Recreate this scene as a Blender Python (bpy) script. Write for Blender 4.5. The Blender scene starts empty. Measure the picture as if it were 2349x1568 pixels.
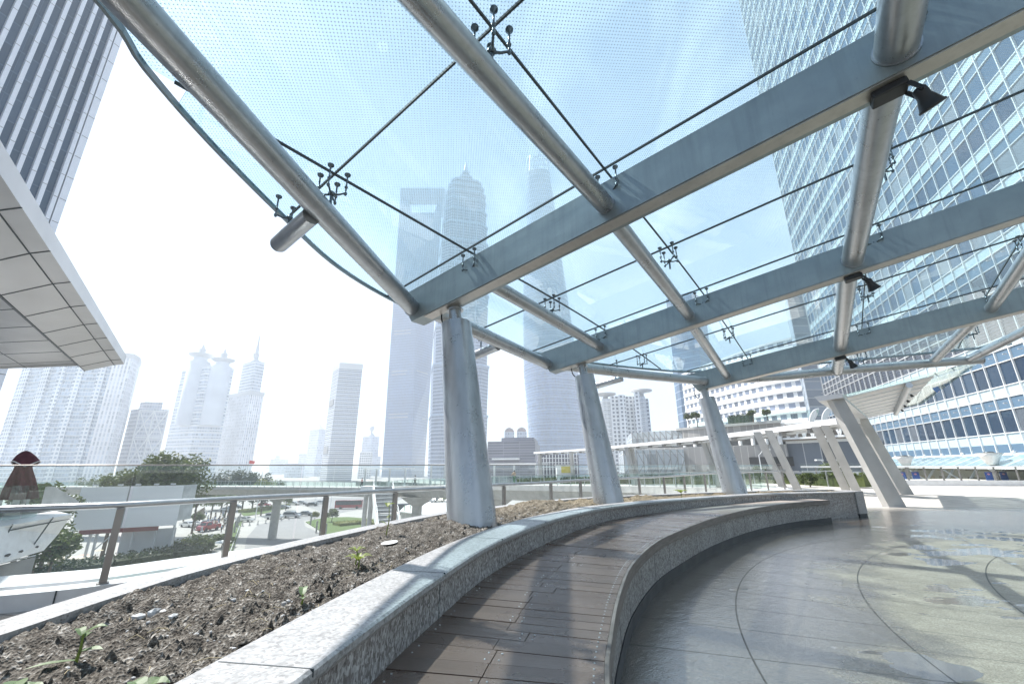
import bpy, bmesh, math, random
import numpy as np
from mathutils import Vector, Matrix
random.seed(7)
SC = bpy.context.scene
COL = SC.collection
R_ = math.radians

# ------------------------------------------------------------------ camera
EYE = Vector((0, 0, 1.3)); F = 959.0; CX, CY = 1174.5, 784.0
_p, _r = R_(16.5), R_(-0.2)
_rt, _up, _fw = Vector((1, 0, 0)), Vector((0, -math.sin(_p), math.cos(_p))), Vector((0, math.cos(_p), math.sin(_p)))
CRT = math.cos(_r) * _rt + math.sin(_r) * _up
CUP = -math.sin(_r) * _rt + math.cos(_r) * _up
cam = bpy.data.cameras.new('camera'); camo = bpy.data.objects.new('camera', cam); COL.objects.link(camo)
camo.matrix_world = Matrix((( CRT.x, CUP.x, -_fw.x, EYE.x), (CRT.y, CUP.y, -_fw.y, EYE.y), (CRT.z, CUP.z, -_fw.z, EYE.z), (0, 0, 0, 1)))
cam.sensor_width = 36; cam.lens = 1045 / 2560 * 36; cam.clip_start = 0.05; cam.clip_end = 9000
SC.camera = camo

# ------------------------------------------------------------------ light, sky, exposure
SUN_AZ, SUN_EL = R_(-59), R_(54)      # azimuth measured from straight ahead (+Y), negative is left
W = bpy.data.worlds.new('World'); SC.world = W; W.use_nodes = True
wn, wl = W.node_tree.nodes, W.node_tree.links
bg = wn['Background']; sky = wn.new('ShaderNodeTexSky'); sky.sky_type = 'NISHITA'; sky.sun_disc = False
sky.sun_elevation = SUN_EL; sky.sun_rotation = SUN_AZ; sky.dust_density = 0.5; sky.air_density = 1.0; sky.ozone_density = 2.0
tcw = wn.new('ShaderNodeTexCoord'); mpw = wn.new('ShaderNodeMapping'); mpw.inputs['Scale'].default_value = (2.2, 1.0, 1.6); mpw.inputs['Rotation'].default_value = (0, 0, .5); wl.new(tcw.outputs['Generated'], mpw.inputs[0])
nzw = wn.new('ShaderNodeTexNoise'); nzw.inputs['Scale'].default_value = 2.1; nzw.inputs['Detail'].default_value = 6; nzw.inputs['Distortion'].default_value = .8; wl.new(mpw.outputs[0], nzw.inputs['Vector'])
rpw = wn.new('ShaderNodeMapRange'); rpw.inputs[1].default_value = .47; rpw.inputs[2].default_value = .68; rpw.inputs[4].default_value = .62; wl.new(nzw.outputs[0], rpw.inputs[0])
mxw = wn.new('ShaderNodeMix'); mxw.data_type = 'RGBA'; mxw.inputs[7].default_value = (6.6, 7.0, 7.3, 1); wl.new(rpw.outputs[0], mxw.inputs[0]); wl.new(sky.outputs[0], mxw.inputs[6])
wl.new(mxw.outputs[2], bg.inputs[0]); bg.inputs[1].default_value = 0.07
sl = bpy.data.lights.new('sun', 'SUN'); sl.energy = 5.0; sl.angle = R_(0.6); sl.color = (1, .965, .91)
so = bpy.data.objects.new('sun', sl); COL.objects.link(so)
SUNV = Vector((math.sin(SUN_AZ) * math.cos(SUN_EL), math.cos(SUN_AZ) * math.cos(SUN_EL), math.sin(SUN_EL)))
so.rotation_euler = SUNV.to_track_quat('Z', 'Y').to_euler(); so.location = (-20, 10, 60)
SC.view_settings.view_transform = 'Standard'; SC.view_settings.look = 'None'
SC.view_settings.exposure = 1.40; SC.view_settings.gamma = 1
cy = SC.cycles
cy.max_bounces = 10; cy.transparent_max_bounces = 28; cy.volume_bounces = 1; cy.caustics_reflective = False; cy.caustics_refractive = False
cy.sample_clamp_indirect = 6

# ------------------------------------------------------------------ pixel helpers (coordinates of the photograph at 2349 x 1568)
def ray(x, y): return (x - CX) / F * CRT + (CY - y) / F * CUP + _fw
def onz(x, y, z):
    d = ray(x, y); return EYE + d * ((z - EYE.z) / d.z)
def atY(x, y, Y):
    d = ray(x, y); return EYE + d * (Y / d.y)
def HX(x, Y):      # plan position under pixel column x at the horizon
    p = atY(x, 1068, Y); return Vector((p.x, Y))
def topz(x, y, Y): return atY(x, y, Y).z

# ------------------------------------------------------------------ mesh builder
def perp(d):
    d = d.normalized(); a = Vector((0, 0, 1)) if abs(d.z) < .9 else Vector((1, 0, 0))
    x = d.cross(a).normalized(); return x, x.cross(d).normalized()
class MB:
    def __init__(s): s.v = []; s.f = []; s.uv = {}; s.sm = set()
    def face(s, pts, uv=None, smooth=False):
        n = len(s.v); s.v += [tuple(p) for p in pts]; s.f.append(tuple(range(n, n + len(pts))))
        if uv: s.uv[len(s.f) - 1] = uv
        if smooth: s.sm.add(len(s.f) - 1)
    def box(s, o, x, y, z):   # corner + three edge vectors
        o, x, y, z = Vector(o), Vector(x), Vector(y), Vector(z)
        if x.cross(y).dot(z) < 0: o = o + x; x = -x
        n = len(s.v)
        for c in range(8): s.v.append(tuple(o + x * (c & 1) + y * (c >> 1 & 1) + z * (c >> 2 & 1)))
        for q in ((0, 2, 3, 1), (4, 5, 7, 6), (0, 1, 5, 4), (2, 6, 7, 3), (0, 4, 6, 2), (1, 3, 7, 5)): s.f.append(tuple(n + i for i in q))
    def cbox(s, c, sx, sy, sz, rz=0):
        u = Vector((math.cos(rz), math.sin(rz), 0)) * sx; v = Vector((-math.sin(rz), math.cos(rz), 0)) * sy
        s.box(Vector(c) - u / 2 - v / 2, u, v, (0, 0, sz))
    def bar(s, a, b, w, h, up=Vector((0, 0, 1))):
        a, b = Vector(a), Vector(b); d = b - a; x = d.cross(up)
        if x.length < 1e-6: x = Vector((1, 0, 0))
        x.normalize(); y = x.cross(d).normalized()
        s.box(a - x * w / 2 - y * h / 2, d, x * w, y * h)
    def tube(s, pts, r, n=12, caps=True):
        pts = [Vector(p) for p in pts]; rr = r if isinstance(r, (list, tuple)) else [r] * len(pts)
        rings = []; X = None
        for i, p in enumerate(pts):
            d = (pts[min(i + 1, len(pts) - 1)] - pts[max(i - 1, 0)]).normalized()
            if X is None: X, Y = perp(d)
            else:
                X = (X - d * X.dot(d)).normalized(); Y = X.cross(d)
            k = len(s.v); rings.append(k)
            for j in range(n):
                a = 2 * math.pi * j / n; s.v.append(tuple(p + (X * math.cos(a) + Y * math.sin(a)) * rr[i]))
        for a, b in zip(rings, rings[1:]):
            for j in range(n):
                s.sm.add(len(s.f)); s.f.append((a + j, b + j, b + (j + 1) % n, a + (j + 1) % n))
        if caps:
            s.face([s.v[rings[0] + j] for j in range(n)]); s.face([s.v[rings[-1] + n - 1 - j] for j in range(n)])
    def lathe(s, c, prof, n=20, ax=Vector((0, 0, 1))):   # prof: (radius, height)
        s.tube([Vector(c) + ax * h for _, h in prof], [max(q, 1e-4) for q, _ in prof], n)
    def prism(s, poly, z0, z1, uvs=1.0):
        n = len(poly); a = sum(poly[i][0] * poly[(i + 1) % n][1] - poly[(i + 1) % n][0] * poly[i][1] for i in range(n))
        if a < 0: poly = poly[::-1]
        t = 0
        for i in range(n):
            p, q = poly[i], poly[(i + 1) % n]; l = math.hypot(q[0] - p[0], q[1] - p[1])
            s.face([(p[0], p[1], z0), (q[0], q[1], z0), (q[0], q[1], z1), (p[0], p[1], z1)], [(t, z0), (t + l, z0), (t + l, z1), (t, z1)]); t += l
        s.face([(p[0], p[1], z1) for p in poly]); s.face([(p[0], p[1], z0) for p in poly[::-1]])
    def loft(s, polys, cap=True):     # list of (list of 3d points) with equal counts, closed loops, uv in metres
        n = len(polys[0])
        for A, B in zip(polys, polys[1:]):
            t = 0
            for i in range(n):
                j = (i + 1) % n; l = (Vector(A[j]) - Vector(A[i])).length
                s.face([A[i], A[j], B[j], B[i]], [(t, A[i][2]), (t + l, A[j][2]), (t + l, B[j][2]), (t, B[i][2])]); t += l
        if cap: s.face(polys[-1]); s.face(polys[0][::-1])
    def sweep(s, curve, prof, caps=True, zf=None):   # curve 2d points; prof closed loop of (offset to the right, z)
        st = []
        for i, p in enumerate(curve):
            d = (curve[min(i + 1, len(curve) - 1)] - curve[max(i - 1, 0)]).normalized(); nrm = Vector((d.y, -d.x))
            k = len(s.v); st.append(k); pr = prof(i / (len(curve) - 1)) if callable(prof) else prof; m = len(pr)
            for o, z in pr: q = p + nrm * o; s.v.append((q.x, q.y, z))
        for a, b in zip(st, st[1:]):
            for j in range(m): s.f.append((a + j, b + j, b + (j + 1) % m, a + (j + 1) % m))
        if caps: s.f.append(tuple(st[0] + j for j in range(m))); s.f.append(tuple(st[-1] + m - 1 - j for j in range(m)))
    def build(s, name, mat, parent=None, smooth=None, bevel=0, loc=None):
        me = bpy.data.meshes.new(name); me.from_pydata(s.v, [], s.f); me.materials.append(mat)
        if s.uv:
            ul = me.uv_layers.new(name='UVMap')
            for fi, uv in s.uv.items():
                for k, li in enumerate(me.polygons[fi].loop_indices): ul.data[li].uv = uv[k]
        if smooth: me.polygons.foreach_set('use_smooth', [True] * len(s.f))
        elif s.sm:
            for i in s.sm: me.polygons[i].use_smooth = True
        bm = bmesh.new(); bm.from_mesh(me); bmesh.ops.recalc_face_normals(bm, faces=bm.faces[:]) if smooth is not None else None
        bm.to_mesh(me); bm.free()
        o = bpy.data.objects.new(name, me); COL.objects.link(o)
        if parent is not None: o.parent = parent
        if loc is not None: o.location = loc
        if bevel:
            b = o.modifiers.new('b', 'BEVEL'); b.width = bevel; b.segments = 2; b.limit_method = 'ANGLE'
        return o
def fillpoly(pts, z):
    m = MB(); m.face([(p[0], p[1], z) for p in pts]); return m
def tag(o, label=None, cat=None, group=None, kind=None):
    if label: o['label'] = label
    if cat: o['category'] = cat
    if group: o['group'] = group
    if kind: o['kind'] = kind
    return o
def thing(name, label, cat, group=None, loc=(0, 0, 0), rz=0):
    o = bpy.data.objects.new(name, None); COL.objects.link(o); o.location = loc; o.rotation_euler[2] = rz; o.empty_display_size = .2
    return tag(o, label, cat, group)
def copy_tree(o, parent=None):
    c = o.copy(); COL.objects.link(c); c.parent = parent
    for ch in list(o.children): copy_tree(ch, c)
    return c
def catmull(pts, per=8):
    P = [Vector(p) for p in pts]; P = [P[0] * 2 - P[1]] + P + [P[-1] * 2 - P[-2]]; out = []
    for i in range(1, len(P) - 2):
        for k in range(per):
            t = k / per; a, b, c, d = P[i - 1:i + 3]
            out.append(.5 * (2 * b + (c - a) * t + (2 * a - 5 * b + 4 * c - d) * t * t + (3 * b - a - 3 * c + d) * t ** 3))
    return out + [P[-2]]
def resample(c, step):
    out = [c[0]]; acc = 0
    for a, b in zip(c, c[1:]):
        l = (b - a).length; t = step - acc
        while t <= l: out.append(a.lerp(b, t / l)); t += step
        acc = l - (t - step)
    return out

# ------------------------------------------------------------------ materials
class NT:
    def __init__(s, name):
        s.m = bpy.data.materials.new(name); s.m.use_nodes = True; s.t = s.m.node_tree; s.b = s.t.nodes['Principled BSDF']; s.out = s.t.nodes['Material Output']
    def n(s, ty, **k):
        o = s.t.nodes.new('ShaderNode' + ty)
        for a, v in k.items():
            if a.startswith('i_'):
                key = a[2:]; key = int(key) if key.isdigit() else key.replace('_', ' '); o.inputs[key].default_value = v
            else: setattr(o, a, v)
        return o
    def l(s, a, b): s.t.links.new(a.outputs[0] if hasattr(a, 'outputs') else a, b)
    def math(s, op, a, b=None, c=None, clamp=False):
        o = s.t.nodes.new('ShaderNodeMath'); o.operation = op; o.use_clamp = clamp
        for i, v in enumerate((a, b, c)):
            if v is None: continue
            if isinstance(v, (int, float)): o.inputs[i].default_value = v
            else: s.l(v, o.inputs[i])
        return o.outputs[0]
    def mix(s, f, a, b):
        o = s.t.nodes.new('ShaderNodeMix'); o.data_type = 'RGBA'; o.clamp_factor = True
        for i, v in ((0, f), (6, a), (7, b)):
            if isinstance(v, (int, float)): o.inputs[i].default_value = v
            elif isinstance(v, tuple): o.inputs[i].default_value = (*v, 1) if len(v) == 3 else v
            else: s.l(v, o.inputs[i])
        return o.outputs[2]
    def ramp(s, f, stops):
        o = s.t.nodes.new('ShaderNodeValToRGB'); s.l(f, o.inputs[0]); e = o.color_ramp.elements
        while len(e) < len(stops): e.new(.5)
        for k, (p, c) in enumerate(stops): e[k].position = p; e[k].color = (*c, 1) if isinstance(c, tuple) else (c, c, c, 1)
        return o.outputs[0]
    def pos(s, obj=True): return s.n('TexCoord').outputs['Object' if obj else 'UV']
    def noise(s, v, sc, det=4, rough=.55): 
        o = s.n('TexNoise', i_Scale=sc, i_Detail=det, i_Roughness=rough); s.l(v, o.inputs['Vector']); return o.outputs[0]
    def bump(s, h, st, dist=.02):
        o = s.n('Bump', i_Strength=st, i_Distance=dist); s.l(h, o.inputs['Height']); s.l(o, s.b.inputs['Normal']); return o
    def set(s, col=None, rough=None, metal=None, spec=None):
        for k, v in (('Base Color', col), ('Roughness', rough), ('Metallic', metal), ('Specular IOR Level', spec)):
            if v is None: continue
            if isinstance(v, tuple): s.b.inputs[k].default_value = (*v, 1)
            elif isinstance(v, (int, float)): s.b.inputs[k].default_value = v
            else: s.l(v, s.b.inputs[k])
        return s.m
def plain(name, col, rough=.5, metal=0, var=.12, sc=6, spec=.5):
    N = NT(name); p = N.pos(); a = N.noise(p, sc, 5)
    f = N.ramp(a, [(.3, 0.), (.7, 1.)])
    c = N.mix(f, tuple(x * (1 - var) for x in col), tuple(min(1, x * (1 + var)) for x in col))
    rr = N.math('MULTIPLY_ADD', f, .12, rough - .06)
    return N.set(c, rr, metal, spec)
def metal(name, col, rough, met=.85, scratch=.05):
    N = NT(name); p = N.pos(); a = N.noise(p, 3.2, 6, .6); b = N.noise(p, 70, 3)
    sp = N.ramp(N.noise(p, 23, 2), [(.73, 0.), (.76, 1.)])
    mp = N.n('Mapping'); mp.inputs['Scale'].default_value = (9, 9, .5); N.l(p, mp.inputs[0]); sk = N.ramp(N.noise(mp, 1.6, 5, .6), [(.48, 0.), (.72, 1.)])
    f = N.ramp(a, [(.3, 0.), (.75, 1.)])
    c = N.mix(f, tuple(x * .86 for x in col), tuple(min(1, x * 1.08) for x in col)); c = N.mix(N.math('MULTIPLY', sp, .35), c, tuple(x * .45 for x in col)); c = N.mix(N.math('MULTIPLY', sk, .30), c, tuple(x * .55 for x in col))
    rr = N.math('ADD', N.math('MULTIPLY_ADD', f, .12, rough - .06), N.math('MULTIPLY', b, .06))
    N.bump(b, .04, .004)
    return N.set(c, rr, met)
def facade(name, fh, bw, glass, frame, fv=.3, fu=.12, rough=.18, var=.35, framer=.6, metal=0., off=0., hv=0.):
    """window grid on uv in metres: spandrel of height fv*fh, mullion of width fu*bw; glass tone varies per pane"""
    N = NT(name); s = N.n('SeparateXYZ'); N.l(N.pos(False), s.inputs[0]); u = N.math('DIVIDE', s.outputs[0], bw); v = N.math('DIVIDE', N.math('ADD', s.outputs[1], off), fh)
    fu_ = N.math('FRACT', u); fv_ = N.math('FRACT', v)
    m = N.math('MAXIMUM', N.math('LESS_THAN', fu_, fu), N.math('LESS_THAN', fv_, fv))
    cb = N.n('CombineXYZ'); N.l(N.math('FLOOR', u), cb.inputs[0]); N.l(N.math('FLOOR', v), cb.inputs[1])
    wnz = N.n('TexWhiteNoise', noise_dimensions='2D'); N.l(cb, wnz.inputs['Vector']); w = wnz.outputs[0]
    g = N.mix(w, tuple(x * (1 - var) for x in glass), tuple(min(1, x * (1 + var)) for x in glass))
    big = N.ramp(N.noise(N.pos(), .02 if hv == 0 else hv, 3), [(.35, .8), (.65, 1.1)])
    fr = N.mix(1.0, frame, frame)
    col = N.mix(m, g, frame)
    mul = N.n('Mix', data_type='RGBA', blend_type='MULTIPLY'); mul.inputs[0].default_value = 1; N.l(col, mul.inputs[6]); N.l(big, mul.inputs[7])
    return N.set(mul.outputs[2], N.math('MULTIPLY_ADD', m, framer - rough, rough), metal)
# ------------------------------------------------------------------ materials, foreground
M = {}
M['tube'] = metal('brushed_steel_tube', (.46, .48, .50), .28, .75)
M['beam'] = metal('grey_painted_beam', (.30, .35, .37), .36, .5)
M['strip'] = metal('beam_soffit', (.52, .495, .465), .38, .7)
M['column'] = metal('silver_painted_column', (.47, .49, .52), .28, .6)
M['rail'] = metal('handrail_steel', (.50, .51, .52), .34, .9)
M['post'] = metal('post_steel', (.30, .28, .265), .36, .8)
M['black'] = plain('black_paint', (.012, .012, .014), .45)
M['cast'] = metal('cast_steel', (.14, .17, .19), .3, .85)
M['seal'] = plain('silicone_joint', (.05, .065, .07), .6)
M['white'] = plain('white_paint', (.74, .75, .75), .45, 0, .04)
M['lightgrey'] = plain('light_grey_paint', (.55, .56, .57), .45, 0, .06)
M['concrete'] = plain('concrete', (.46, .455, .44), .8, 0, .14, 1.3)
M['concrete_dark'] = plain('dark_concrete', (.30, .30, .30), .8, 0, .16, 1.1)  # darker grey concrete for bands, louvres, posts and recesses

def glass(name, tint, dots=0.0, pitch=.034, refl=1.0, smear=0.0):
    N = NT(name); t = N.t
    tr = N.n('BsdfTransparent'); tr.inputs[0].default_value = (*tint, 1)
    gl = N.n('BsdfGlossy'); gl.inputs['Roughness'].default_value = .015; gl.inputs[0].default_value = (.95, 1, 1, 1)
    lw = N.n('LayerWeight'); fr = N.math('MULTIPLY_ADD', N.math('POWER', lw.outputs['Facing'], 4.5), .9, .04); mx = N.n('MixShader'); N.l(N.math('MULTIPLY', fr, refl, clamp=True), mx.inputs[0]); N.l(tr, mx.inputs[1]); N.l(gl, mx.inputs[2]); last = mx
    if dots:
        mp = N.n('Mapping'); mp.inputs['Rotation'].default_value = (0, 0, math.atan2(.6, .8)); N.l(N.pos(), mp.inputs[0])
        s = N.n('SeparateXYZ'); N.l(mp, s.inputs[0])
        x = N.math('DIVIDE', s.outputs[0], pitch); y = N.math('DIVIDE', s.outputs[1], pitch * .5)
        row = N.math('FLOOR', y); x = N.math('ADD', x, N.math('MULTIPLY', N.math('MODULO', row, 2), .5))
        dx = N.math('MULTIPLY', N.math('SUBTRACT', N.math('FRACT', x), .5), pitch); dy = N.math('MULTIPLY', N.math('SUBTRACT', N.math('FRACT', y), .5), pitch * .5)
        d = N.math('SQRT', N.math('ADD', N.math('MULTIPLY', dx, dx), N.math('MULTIPLY', dy, dy)))
        dm = N.math('LESS_THAN', d, dots)
        specks = N.math('GREATER_THAN', N.noise(N.pos(), 26, 2), .80)
        df = N.n('BsdfDiffuse'); df.inputs[0].default_value = (.13, .20, .25, 1); tl = N.n('BsdfTranslucent'); tl.inputs[0].default_value = (.13, .20, .25, 1)
        m1 = N.n('MixShader'); m1.inputs[0].default_value = .45; N.l(df, m1.inputs[1]); N.l(tl, m1.inputs[2])
        m2 = N.n('MixShader'); N.l(N.math('MULTIPLY', N.math('MAXIMUM', dm, specks), .75), m2.inputs[0]); N.l(last, m2.inputs[1]); N.l(m1, m2.inputs[2]); last = m2
        # thin film of dust on the upper side
        dd = N.n('BsdfTranslucent'); dd.inputs[0].default_value = (.85, .92, .95, 1)
        m3 = N.n('MixShader'); N.l(N.math('MULTIPLY', N.ramp(N.noise(N.pos(), 1.1, 5), [(.3, .5), (.75, 1.)]), smear), m3.inputs[0]); N.l(last, m3.inputs[1]); N.l(dd, m3.inputs[2]); last = m3
    N.l(last, N.out.inputs[0]); return N.m
M['frit'] = glass('fritted_glass', (.67, .855, .91), .0050, .034, 1.3, .05)
M['pane'] = glass('clear_glass', (.955, .98, .975), 0, refl=.7)
M['pane_green'] = glass('green_edge_glass', (.88, .95, .93), 0, refl=.9)

def granite(name, a, b, c, sc=60, rough=.55, stretch=1):
    N = NT(name); mp = N.n('Mapping'); mp.inputs['Scale'].default_value = (1, 1, 1 / stretch); N.l(N.pos(), mp.inputs[0])
    v = N.n('TexVoronoi', i_Scale=sc); N.l(mp, v.inputs['Vector']); s = N.n('SeparateColor'); N.l(v.outputs['Color'], s.inputs[0])
    n = N.noise(mp, sc * .35, 5); big = N.noise(N.pos(), 1.4, 5, .6)
    f = N.math('MULTIPLY_ADD', s.outputs[0], .42, N.math('MULTIPLY', n, .66))
    col = N.ramp(f, [(.22, a), (.5, b), (.8, c)])
    mul = N.n('Mix', data_type='RGBA', blend_type='MULTIPLY'); mul.inputs[0].default_value = 1; N.l(col, mul.inputs[6]); N.l(N.ramp(big, [(.3, (.74, .73, .72)), (.7, (1., 1., 1.))]), mul.inputs[7])
    N.bump(f, .5, .004)
    return N.set(mul.outputs[2], rough)
M['wallstone'] = granite('speckled_granite', (.12, .10, .09), (.30, .28, .27), (.70, .69, .68), 120, .6, 1.8)
M['coping'] = granite('pale_coping_granite', (.23, .225, .22), (.42, .42, .42), (.56, .56, .57), 100, .42)
M['plinth'] = plain('dark_stone_plinth', (.012, .015, .02), .45)

def floor_mat():
    N = NT('wet_granite_paving'); P = N.pos(); s = N.n('SeparateXYZ'); N.l(P, s.inputs[0]); X, Y = s.outputs[0], s.outputs[1]
    warp = N.noise(P, .8, 3)
    lines = None; rings = [(9.57, .87, 8.30), (10.74, .36, 8.44), (12.05, -.68, 8.95), (13.6, -1.9, 9.9), (15.4, -3.2, 11.0)]
    for cx, cy_, r in rings:
        dx = N.math('SUBTRACT', X, cx); dy = N.math('SUBTRACT', Y, cy_)
        d = N.math('SUBTRACT', N.math('SQRT', N.math('ADD', N.math('MULTIPLY', dx, dx), N.math('MULTIPLY', dy, dy))), r)
        l = N.math('LESS_THAN', N.math('ABSOLUTE', d), .007); lines = l if lines is None else N.math('MAXIMUM', lines, l)
        if cx == 10.74: d1 = d
        if cx == 9.57: ang0 = N.math('ARCTAN2', dy, dx); d0 = d
    a = N.math('MULTIPLY', ang0, 180 / math.pi / 4.1); fa = N.math('ABSOLUTE', N.math('SUBTRACT', N.math('FRACT', a), .5))
    l = N.math('LESS_THAN', fa, .009); lines = N.math('MAXIMUM', lines, l)
    # granite grain
    v = N.n('TexVoronoi', i_Scale=140); N.l(P, v.inputs['Vector']); sc = N.n('SeparateColor'); N.l(v.outputs['Color'], sc.inputs[0])
    grain = N.math('MULTIPLY_ADD', sc.outputs[0], .5, N.math('MULTIPLY', N.noise(P, 40, 5), .6))
    dry = N.ramp(grain, [(.25, (.31, .25, .19)), (.55, (.46, .385, .295)), (.85, (.62, .535, .43))])
    sunlitf = N.math('MULTIPLY', N.math('SUBTRACT', N.math('MULTIPLY_ADD', X, .35, Y), 12.6), .9, clamp=True); dry = N.mix(N.math('MULTIPLY', sunlitf, .8), dry, (.66, .64, .60))  # sunlight put into the colour: paving paled toward the far side
    wet = N.ramp(grain, [(.25, (.042, .032, .023)), (.55, (.115, .090, .067)), (.85, (.25, .205, .16))])
    # wet near the bench and in the middle, drying outwards; puddles of their own shape
    wetf = N.math('ADD', N.math('MULTIPLY', d1, 1.3), N.math('MULTIPLY', N.math('SUBTRACT', N.noise(P, 1.1, 6, .62), .5), 3.4))
    wetf = N.math('MULTIPLY_ADD', wetf, 1.0, .55, clamp=True)
    farw = N.math('MULTIPLY', N.math('SUBTRACT', 14.5, Y), .6, clamp=True)
    wetf = N.math('MULTIPLY', N.math('MAXIMUM', wetf, .25), farw)
    mp = N.n('Mapping'); mp.inputs['Rotation'].default_value = (0, 0, .5); mp.inputs['Scale'].default_value = (1, 2.0, 1); N.l(P, mp.inputs[0])
    pn = N.noise(mp, 1.3, 5, .55)
    for px_, py_, rr in ((2290, 1385, .75), (2200, 1352, .5), (1640 / 2.7314 / 1.0898 + 1560, 1400 / 2.7314 / 1.0898 + 1055, .35), (2130, 1540, .4), (2300, 1275, 1.0), (2190, 1300, .7), (2260, 1232, 2.4), (2100, 1262, 1.2)):
        c_ = onz(px_, py_, 0); ax_ = N.math('MULTIPLY', N.math('SUBTRACT', X, c_.x), 1.0); ay_ = N.math('MULTIPLY', N.math('SUBTRACT', Y, c_.y), 1.0)
        g_ = N.math('SUBTRACT', 1.0, N.math('DIVIDE', N.math('SQRT', N.math('ADD', N.math('MULTIPLY', ax_, ax_), N.math('MULTIPLY', ay_, ay_))), rr), clamp=True); pn = N.math('MULTIPLY_ADD', g_, .20, pn)
    pud = N.math('MULTIPLY', N.ramp(pn, [(.665, 0.), (.68, 1.)]), N.ramp(farw, [(.0, 0.), (.3, 1.)]))
    wetf = N.math('MAXIMUM', wetf, pud)
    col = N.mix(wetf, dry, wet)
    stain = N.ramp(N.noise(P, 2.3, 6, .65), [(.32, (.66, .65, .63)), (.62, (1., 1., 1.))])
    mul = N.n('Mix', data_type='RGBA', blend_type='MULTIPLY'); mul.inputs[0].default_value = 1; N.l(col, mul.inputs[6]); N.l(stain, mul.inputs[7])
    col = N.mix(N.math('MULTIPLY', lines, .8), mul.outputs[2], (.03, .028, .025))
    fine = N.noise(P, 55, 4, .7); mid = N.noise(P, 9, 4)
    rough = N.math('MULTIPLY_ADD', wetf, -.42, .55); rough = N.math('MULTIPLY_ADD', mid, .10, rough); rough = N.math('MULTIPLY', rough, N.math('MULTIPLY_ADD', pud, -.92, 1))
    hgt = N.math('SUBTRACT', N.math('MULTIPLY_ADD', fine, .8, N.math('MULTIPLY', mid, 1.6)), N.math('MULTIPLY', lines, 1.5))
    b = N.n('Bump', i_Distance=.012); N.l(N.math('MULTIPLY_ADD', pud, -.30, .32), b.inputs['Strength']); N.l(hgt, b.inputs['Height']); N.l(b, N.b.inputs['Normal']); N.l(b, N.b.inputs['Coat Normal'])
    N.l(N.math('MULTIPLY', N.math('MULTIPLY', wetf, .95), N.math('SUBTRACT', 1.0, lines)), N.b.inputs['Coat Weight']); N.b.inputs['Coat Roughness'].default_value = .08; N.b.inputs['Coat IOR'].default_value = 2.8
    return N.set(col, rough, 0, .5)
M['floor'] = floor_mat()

def wood_mat():
    N = NT('wet_hardwood_decking'); P = N.pos(False); s = N.n('SeparateXYZ'); N.l(P, s.inputs[0])   # uv: along plank, across plank (m), plank id in across floor
    mp = N.n('Mapping'); mp.inputs['Scale'].default_value = (1.5, 22, 1); N.l(P, mp.inputs[0])
    g = N.noise(mp, 2.2, 6, .62); wn_ = N.n('TexWhiteNoise', noise_dimensions='1D'); N.l(N.math('FLOOR', s.outputs[1]), wn_.inputs['W'])
    c = N.ramp(N.math('MULTIPLY_ADD', g, .8, N.math('MULTIPLY', wn_.outputs[0], .16)), [(.2, (.098, .064, .048)), (.55, (.175, .118, .092)), (.9, (.28, .205, .17))])
    st = N.ramp(N.noise(N.pos(), 3.0, 6, .6), [(.36, (.80, .79, .78)), (.66, (1., 1., 1.))])
    mul = N.n('Mix', data_type='RGBA', blend_type='MULTIPLY'); mul.inputs[0].default_value = 1; N.l(c, mul.inputs[6]); N.l(st, mul.inputs[7])
    sp_ = N.n('SeparateXYZ'); N.l(N.pos(), sp_.inputs[0]); dry = N.math('MULTIPLY', N.math('ADD', N.math('SUBTRACT', sp_.outputs[1], 7.9), N.math('MULTIPLY', N.noise(N.pos(), 1.2, 4), .8)), .8, clamp=True)  # far end drier and uncoated, its colour also paled for sunlit brightness
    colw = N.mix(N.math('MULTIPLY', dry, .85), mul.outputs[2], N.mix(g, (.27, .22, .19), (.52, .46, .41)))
    gr = N.math('ABSOLUTE', N.math('SUBTRACT', N.math('FRACT', N.math('MULTIPLY', s.outputs[1], 14)), .5))
    wet = N.ramp(N.noise(N.pos(), 2.2, 5, .55), [(.38, .2), (.62, .38)])
    N.bump(N.math('MULTIPLY_ADD', gr, 1.0, N.math('MULTIPLY', g, .6)), .42, .004)
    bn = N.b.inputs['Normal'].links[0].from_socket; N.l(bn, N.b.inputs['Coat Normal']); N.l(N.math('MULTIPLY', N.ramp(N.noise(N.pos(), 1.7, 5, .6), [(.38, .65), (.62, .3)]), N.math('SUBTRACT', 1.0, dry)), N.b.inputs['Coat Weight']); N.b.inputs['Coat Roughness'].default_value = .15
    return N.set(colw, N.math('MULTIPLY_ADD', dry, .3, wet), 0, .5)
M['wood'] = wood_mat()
def fascia_mat():
    N = NT('weathered_wood_fascia'); mp = N.n('Mapping'); mp.inputs['Scale'].default_value = (2, 2, 26); N.l(N.pos(), mp.inputs[0])
    c = N.ramp(N.noise(mp, 2.4, 6, .6), [(.3, (.085, .068, .058)), (.7, (.22, .185, .165))]); N.bump(N.noise(mp, 4, 4), .3, .004)
    return N.set(c, .45)
M['fascia'] = fascia_mat()
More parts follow.
